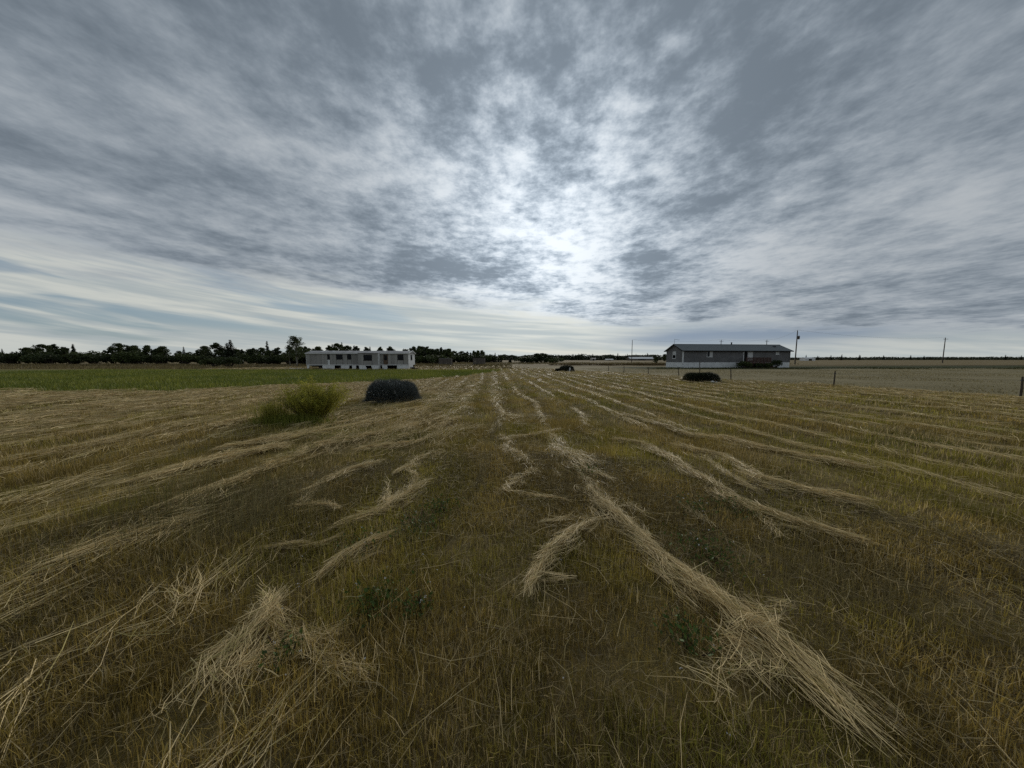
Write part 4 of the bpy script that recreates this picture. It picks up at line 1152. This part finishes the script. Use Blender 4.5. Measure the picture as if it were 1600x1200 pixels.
# ------------------------------------------------------------------ grey house
def house():
    o = empty('modular_house', (31.8, 55.0, 0.0), math.atan2(0.112, 0.993))
    L, D, Zs, Ze, Zr, ov = 22.4, 4.9, 1.02, 3.36, 4.52, 0.34
    MB().box(0.02, L - 0.02, 0.02, D - 0.02, 0.0, Zs).build('foundation', M_DARK, o)
    n = 19
    for i in range(n):
        a, b_ = i * L / n + 0.01, (i + 1) * L / n - 0.01
        MB().box(a, b_, -0.02, 0.02, 0.0, Zs).build('skirting_panel', M_WHITE, o)
    for i in range(4):
        a, b_ = i * D / 4 + 0.01, (i + 1) * D / 4 - 0.01
        MB().box(-0.02, 0.02, a, b_, 0.0, Zs - 0.002).build('skirting_panel', M_WHITE, o)
    w = MB().box(0, L, 0, D, Zs + 0.003, Ze)
    w.poly([(0, 0, Ze), (0, D, Ze), (0, D / 2, Zr - 0.14), (L, 0, Ze), (L, D, Ze), (L, D / 2, Zr - 0.14)], [(0, 2, 1), (3, 4, 5)])
    w.build('wall', M_SIDING, o)
    # roof slabs
    sl = (Zr - Ze) / (D / 2)
    rf = MB()
    th = 0.12
    for s in (0, 1):
        y0, y1 = (-ov, D / 2) if s == 0 else (D + ov, D / 2)
        z0, z1 = Ze - sl * ov + 0.02, Zr
        rf.hexa([(-ov, y0, z0 - th), (L + ov, y0, z0 - th), (L + ov, y1, z1 - th), (-ov, y1, z1 - th)],
                [(-ov, y0, z0), (L + ov, y0, z0), (L + ov, y1, z1), (-ov, y1, z1)])
    r = rf.build('roof', M_SHINGLE, o)
    zf = Ze - sl * ov + 0.02
    MB().box(-ov - 0.02, L + ov + 0.02, -ov - 0.05, -ov - 0.003, zf - 0.16, zf - 0.01).build('gutter', M_DARK, r)
    for s in (0, 1):
        y0, y1 = (-ov, D / 2) if s == 0 else (D / 2, D + ov)
        z0, z1 = (zf, Zr) if s == 0 else (Zr, zf)
        MB().hexa([(-ov - 0.04, y0, z0 - 0.18), (-ov - 0.003, y0, z0 - 0.18), (-ov - 0.003, y1, z1 - 0.18), (-ov - 0.04, y1, z1 - 0.18)],
                  [(-ov - 0.04, y0, z0 - 0.03), (-ov - 0.003, y0, z0 - 0.03), (-ov - 0.003, y1, z1 - 0.03), (-ov - 0.04, y1, z1 - 0.03)]).build('barge_board', M_DARK, r)
    MB().box(-ov, L + ov, D / 2 - 0.14, D / 2 + 0.14, Zr - 0.01, Zr + 0.03).build('ridge_cap', M_SHINGLE, r)
    v = MB().tube([(12.3, D / 2 + 0.3, Zr - 0.25), (12.3, D / 2 + 0.3, Zr + 0.34)], [0.11, 0.11], 10).tube([(12.3, D / 2 + 0.3, Zr + 0.36), (12.3, D / 2 + 0.3, Zr + 0.46)], [0.19, 0.05], 10).build('flue', M_DARK, r)
    MB().box(20.2, 20.7, 1.3, 1.8, Zr - 0.62, Zr - 0.35).build('roof_vent', M_DARK, r)
    # corner trims
    MB().box(-0.05, 0.14, -0.05, -0.022, 0.02, Ze - 0.05).box(-0.05, -0.022, -0.022, 0.12, 0.02, Ze - 0.05).build('corner_trim', M_TRIM, o)
    MB().box(L - 0.10, L + 0.03, -0.05, -0.022, Zs, Ze - 0.05).build('corner_trim', M_SIDING, o)
    # windows and doors
    window(o, 4.80, 5.96, 2.02, 3.18, -0.005, 0.07, M_TRIM, True, (5.42, 5.89, 2.10, 3.11))
    window(o, 1.95, 2.95, 1.72, 3.10, 0, 0.08, M_TRIM, False, (2.03, 2.87, 2.42, 3.02), 'y', -0.005)
    window(o, 19.25, 19.98, 2.50, 3.15, -0.005, 0.06, M_TRIM, False, (19.31, 19.92, 2.56, 3.09))
    d = MB().box(12.36, 12.50, -0.045, -0.002, 1.05, 3.20).box(12.50, 13.30, -0.045, -0.002, 3.10, 3.20).box(13.24, 13.30, -0.045, -0.002, 1.05, 3.10).build('door', M_TRIM, o)
    MB().box(12.50, 13.24, -0.025, -0.003, 1.05, 3.10).build('door_leaf', M_DARK, d)
    MB().box(13.12, 13.18, -0.07, -0.026, 2.0, 2.12).build('handle', M_GAL, d)
    w2 = MB().box(13.38, 14.34, -0.045, -0.002, 1.30, 3.20).build('window', M_TRIM, o)
    MB().box(13.46, 14.26, -0.052, -0.046, 1.40, 3.12).build('blind', M_BLIND, w2)
    MB().box(13.84, 13.88, -0.060, -0.053, 1.40, 3.12).build('mullion', M_TRIM, w2)
    # deck with rail, steps
    dk = MB().box(10.9, 16.0, -2.2, -0.06, 0.86, 0.96)
    dko = dk.build('deck', M_DECK, o)
    for i in range(8):
        x = 10.95 + i * (5.0 / 7)
        MB().box(x - 0.05, x + 0.05, -2.20, -2.10, 0.0, 0.86).build('leg', M_DECK, dko)
        MB().box(x - 0.045, x + 0.045, -2.19, -2.11, 0.962, 1.86).build('rail_post', M_DECK, dko)
    MB().box(10.88, 16.02, -2.21, -2.09, 1.862, 1.93).build('hand_rail', M_DECK, dko)
    for i in range(42):
        x = 11.02 + i * 0.1185
        MB().box(x - 0.025, x + 0.025, -2.17, -2.13, 0.962, 1.858).build('baluster', M_DECK, dko)
    for i in range(26):
        x = 10.95 + i * 0.195
        MB().box(x, x + 0.17, -2.16, -2.14, 0.0, 0.855).build('skirt_board', M_DARK, dko)
    for k in range(4):
        MB().box(16.05 + k * 0.28, 16.33 + k * 0.28, -1.9, -0.9, 0.0, 0.82 - k * 0.2).build('step', M_DECK, dko)
    # tv mast on the gable
    t = MB().tube([(-0.1, D / 2, Zr - 0.02), (-0.1, D / 2, Zr + 0.98)], [0.025, 0.02], 6).build('antenna_mast', M_WIRE, o)
    MB().tube([(-0.1, D / 2, Zr + 0.90), (0.75, D / 2 - 0.3, Zr + 0.78)], [0.014, 0.014], 5).build('antenna_boom', M_WIRE, t)
    for k, a in ((0.15, 0.42), (0.4, 0.34), (0.62, 0.26), (0.8, 0.22)):
        x, y, z = -0.1 + 0.85 * k, D / 2 - 0.3 * k, Zr + 0.90 - 0.12 * k
        MB().tube([(x - 0.12, y - a, z), (x + 0.12, y + a, z + 0.06)], [0.01, 0.01], 4).build('antenna_rod', M_WIRE, t)
    tag(o, 'long grey sided house with white skirting and shingle roof', 'house')
house()
plant('bush0', 'rounded_bush', 49.2, 54.9, 1.72, 'round dark bush at the foot of the deck steps', 'bush', wide=0.66)
plant('bush1', 'rounded_bush', 42.3, 53.6, 1.35, 'spreading dark bush in front of the deck rail', 'bush', wide=0.95)
plant('bush0', 'rounded_bush', 44.6, 53.4, 1.05, 'low bush under the middle of the deck', 'bush', wide=1.1)
plant('bush1', 'rounded_bush', 46.9, 53.7, 1.05, 'low bush between the deck and the round bush', 'bush', wide=0.9)

# ------------------------------------------------------------------ stake fence
def stake(x, y, h, lean, label, group=None):
    o = empty('fence_stake', (x, y, float(ground_h(x, y))))
    MB().tube([(0, 0, -0.05), (lean * 0.5, 0.0, h * 0.5), (lean, 0.02, h)], [0.036, 0.034, 0.028], 7).build('stake', M_POST, o)
    MB().tube([(lean * 0.8, 0.01, h * 0.80), (lean * 0.8, 0.01, h * 0.86)], [0.046, 0.046], 6).build('wire_tie', M_WIRE, o)
    tag(o, label, 'stake', group)
ST = [(12.5, 38.2, 0.75, 0.0, 'short fence stake standing farthest along the row beyond the slim stake'), (12.8, 33.7, 0.85, 0.02, 'slim upright fence stake between the short stake and a leaning one'),
      (14.1, 30.4, 0.85, -0.06, 'fence stake leaning slightly back on the bare verge'), (15.95, 28.1, 0.88, -0.12, 'tilted fence stake before the white corner of the house'),
      (17.55, 27.5, 1.40, -0.05, 'tall dark fence stake rising behind the flat topped shrub'), (17.15, 23.0, 0.92, -0.06, 'weathered fence stake beside the flat topped shrub'),
      (19.3, 17.6, 0.9, 0.04, 'fence stake next along from the weathered one'), (21.4, 12.3, 0.9, 0.0, 'fence stake at the open end of the row')]
for s in ST: stake(*s)
def wires():
    P = [ST[i] for i in (0, 1, 2, 3, 5, 6, 7)]
    for a, b in zip(P[:-1], P[1:]):
        w = MB().tube([(a[0] + a[3], a[1], a[2] * 0.84), ((a[0] + b[0]) / 2, (a[1] + b[1]) / 2, (a[2] + b[2]) * 0.42 - 0.05), (b[0] + b[3], b[1], b[2] * 0.84)], [0.004] * 3, 4)
        tag(w.build('fence_wire', M_WIRE), 'thin sagging wire strung between two fence stakes', 'wire', 'fence wires')
wires()
for x, y, h, lab in ((-45.6, 54.5, 1.0, 'dark stub post in the dry grass left of the trailer'), (-41.5, 57.0, 0.9, 'pale stub post between the dark one and the birch')):
    stake(x, y, h, 0.02, lab)
wb = MB().box(-0.08, 0.08, -0.02, 0.02, 0, 0.52).build('white_board', M_TRIM); wb.location = (7.65, 39.3, 0.0); wb.rotation_euler = (-0.25, 0.25, 0)
tag(wb, 'narrow white board propped against the small dark shrub', 'board')
def stone(x, y, r, label):
    m = MB(); rings = []
    for k in range(5):
        ph = math.pi * (k + 0.5) / 5
        rings.append([(math.sin(ph) * math.cos(a) * r * random.uniform(0.85, 1.2), math.sin(ph) * math.sin(a) * r * 0.8 * random.uniform(0.85, 1.2), r * 0.55 - math.cos(ph) * r * 0.7) for a in [6.283 * q / 8 for q in range(8)]])
    v = [p for ring in rings for p in ring]
    f = [(i * 8 + j, i * 8 + (j + 1) % 8, (i + 1) * 8 + (j + 1) % 8, (i + 1) * 8 + j) for i in range(4) for j in range(8)] + [tuple(range(8))[::-1], tuple(32 + j for j in range(8))]
    o = m.poly(v, f).build('field_stone', M_WHITE); o.location = (x, y, float(ground_h(x, y)) - 0.01); tag(o, label, 'stone')
stone(14.0, 20.5, 0.13, 'pale stone lying before the flat topped shrub')
stone(14.25, 20.45, 0.09, 'smaller pale stone next to the pale stone')

# ------------------------------------------------------------------ wooden bins on the far field
def bin_(x, y, w, h, d, rz, label, lid):
    o = empty('wooden_bin', (x, y, 0.0), rz)
    nb = 7
    for sgn, yy in ((0, -d / 2), (1, d / 2)):
        for k in range(nb):
            z = 0.12 + k * (h - 0.12) / nb
            MB().box(-w / 2 + random.uniform(-.05, .02), w / 2 + random.uniform(-.02, .05), yy - 0.03, yy + 0.03, z, z + (h - 0.12) / nb - 0.035).build('plank', M_TIMBER, o)
    for xx in (-w / 2 + 0.06, w / 2 - 0.06):
        for k in range(nb):
            z = 0.12 + k * (h - 0.12) / nb
            MB().box(xx - 0.03, xx + 0.03, -d / 2 + 0.04, d / 2 - 0.04, z, z + (h - 0.12) / nb - 0.035).build('plank', M_TIMBER, o)
    for xx in (-w / 2 - 0.02, -w / 6, w / 6, w / 2 + 0.02):
        MB().box(xx - 0.07, xx + 0.07, -d / 2 - 0.12, -d / 2 - 0.034, 0.0, h + (0.22 if abs(xx) > w / 3 and lid else 0.04)).build('post', M_TIMBER, o)
    for xx in (-w / 2 - 0.02, w / 2 + 0.02):
        MB().box(xx - 0.07, xx + 0.07, d / 2 + 0.034, d / 2 + 0.12, 0.0, h + 0.04).build('post', M_TIMBER, o)
    MB().box(-w / 2, w / 2, -d / 2 + 0.04, d / 2 - 0.04, 0.06, 0.11).build('floor_board', M_DARK, o)
    MB().box(-w / 2 - 0.1, w / 2 + 0.1, -d / 2 - 0.08, -d / 2 + 0.02, h + 0.045, h + 0.13).build('top_rail', M_GAL if not lid else M_TIMBER, o)
    tag(o, label, 'bin')
bin_(-18.6, 83.0, 3.3, 1.75, 2.0, 0.05, 'weathered wooden plank bin with a pale top rail', False)
bin_(-9.3, 84.0, 3.1, 1.85, 2.0, -0.04, 'weathered wooden plank bin with raised corner posts', True)

# ------------------------------------------------------------------ power line
def pole(x, y, h, label, arm=True, can=False):
    o = empty('utility_pole', (x, y, 0.0))
    MB().tube([(0, 0, -0.1), (0, 0, h * 0.5), (0, 0, h)], [0.16, 0.14, 0.11], 9).build('pole', M_POST, o)
    if arm:
        a = MB().box(-0.9, 0.9, -0.19, -0.10, h - 0.62, h - 0.50).build('crossarm', M_POST, o)
        for q in (-0.8, 0.8): MB().tube([(q, -0.145, h - 0.50), (q, -0.145, h - 0.36)], [0.04, 0.03], 7).build('insulator', M_WIRE, a)
    MB().tube([(0, 0, h), (0, 0, h + 0.18)], [0.035, 0.03], 7).build('insulator', M_WIRE, o)
    if can:
        c = MB().tube([(0.42, -0.1, h - 2.6), (0.42, -0.1, h - 2.5), (0.42, -0.1, h - 1.7), (0.42, -0.1, h - 1.6)], [0.20, 0.25, 0.25, 0.18], 12).build('transformer', M_POST, o)
        MB().tube([(0.42, -0.1, h - 1.6), (0.42, -0.1, h - 1.35)], [0.05, 0.03], 7).build('bushing', M_WIRE, c)
    tag(o, label, 'pole')
PL = [(86.3, 90.0, 10.2, 'wooden utility pole with a transformer can past the house end', False, True), (115, 134, 10.2, 'far utility pole showing over the roof near the house end', True, False),
      (94.4, 134, 10.2, 'far utility pole showing over the middle of the roof', True, False), (54.3, 134, 10.2, 'lone bare utility pole standing on the open field by the grey house', False, False),
      (175, 120, 10.2, 'utility pole with crossarm out on the open prairie', True, False)]
for p in PL: pole(*p)
def span(a, b, sag=1.0, lab=''):
    P = []
    for k in range(9):
        f = k / 8
        P.append((a[0] + (b[0] - a[0]) * f, a[1] + (b[1] - a[1]) * f, a[2] + 0.18 + (b[2] - a[2]) * f - sag * 4 * f * (1 - f)))
    tag(MB().tube(P, [0.02] * 9, 4).build('power_wire', M_WIRE), lab, 'wire')
span(PL[0], PL[1], 0.9, 'power wire from the transformer pole to the far pole')
span(PL[1], PL[2], 0.6, 'power wire between the two poles over the roof')
span(PL[2], PL[3], 1.0, 'power wire running out to the lone bare pole')
span(PL[0], PL[4], 1.2, 'power wire running on to the prairie pole')

# ------------------------------------------------------------------ far farm sheds
def shed(x, y, w, d, h, rise, label, roof, wall):
    o = empty('farm_shed', (x, y, 0.0))
    m = MB().box(-w / 2, w / 2, -d / 2, d / 2, 0, h)
    m.poly([(-w / 2, -d / 2, h), (-w / 2, d / 2, h), (-w / 2, 0, h + rise - .05), (w / 2, -d / 2, h), (w / 2, d / 2, h), (w / 2, 0, h + rise - .05)], [(0, 2, 1), (3, 4, 5)])
    m.build('wall', wall, o)
    r = MB()
    for s in (-1, 1):
        r.hexa([(-w / 2 - .3, s * (d / 2 + .3), h - .1), (w / 2 + .3, s * (d / 2 + .3), h - .1), (w / 2 + .3, 0, h + rise - .1), (-w / 2 - .3, 0, h + rise - .1)],
               [(-w / 2 - .3, s * (d / 2 + .3), h + .02), (w / 2 + .3, s * (d / 2 + .3), h + .02), (w / 2 + .3, 0, h + rise + .02), (-w / 2 - .3, 0, h + rise + .02)])
    r.build('roof', roof, o)
    MB().box(-w * 0.15, w * 0.15, -d / 2 - 0.06, -d / 2 - 0.01, 0, h * 0.8).build('door', M_DARK, o)
    tag(o, label, 'shed')
shed(143, 330, 26, 10, 1.9, 2.0, 'long low shed with a white roof on the skyline behind the bare pole', M_TRIM, M_TIMBER)
shed(85, 310, 4.5, 4.5, 2.2, 0.5, 'small cream hut at the edge of the far wood', M_CREAM, M_CREAM)
shed(105, 320, 8, 5, 1.0, 0.8, 'low pale shed between the cream hut and the white roofed shed', M_TRIM, M_CREAM)
shed(300, 300, 10, 6, 2.2, 1.2, 'white shed seen past the end of the grey house', M_TRIM, M_WHITE)
for px, y, h, lab in ((1024, 118, 2.4, 'small round tree on the grass near the gable of the grey house'), (1038, 205, 5.2, 'dark far tree peeping past the gable of the grey house')):
    plant('poplar3', 'poplar_tree', bearing_x(px, y), y, h, lab, 'tree', wide=1.4)
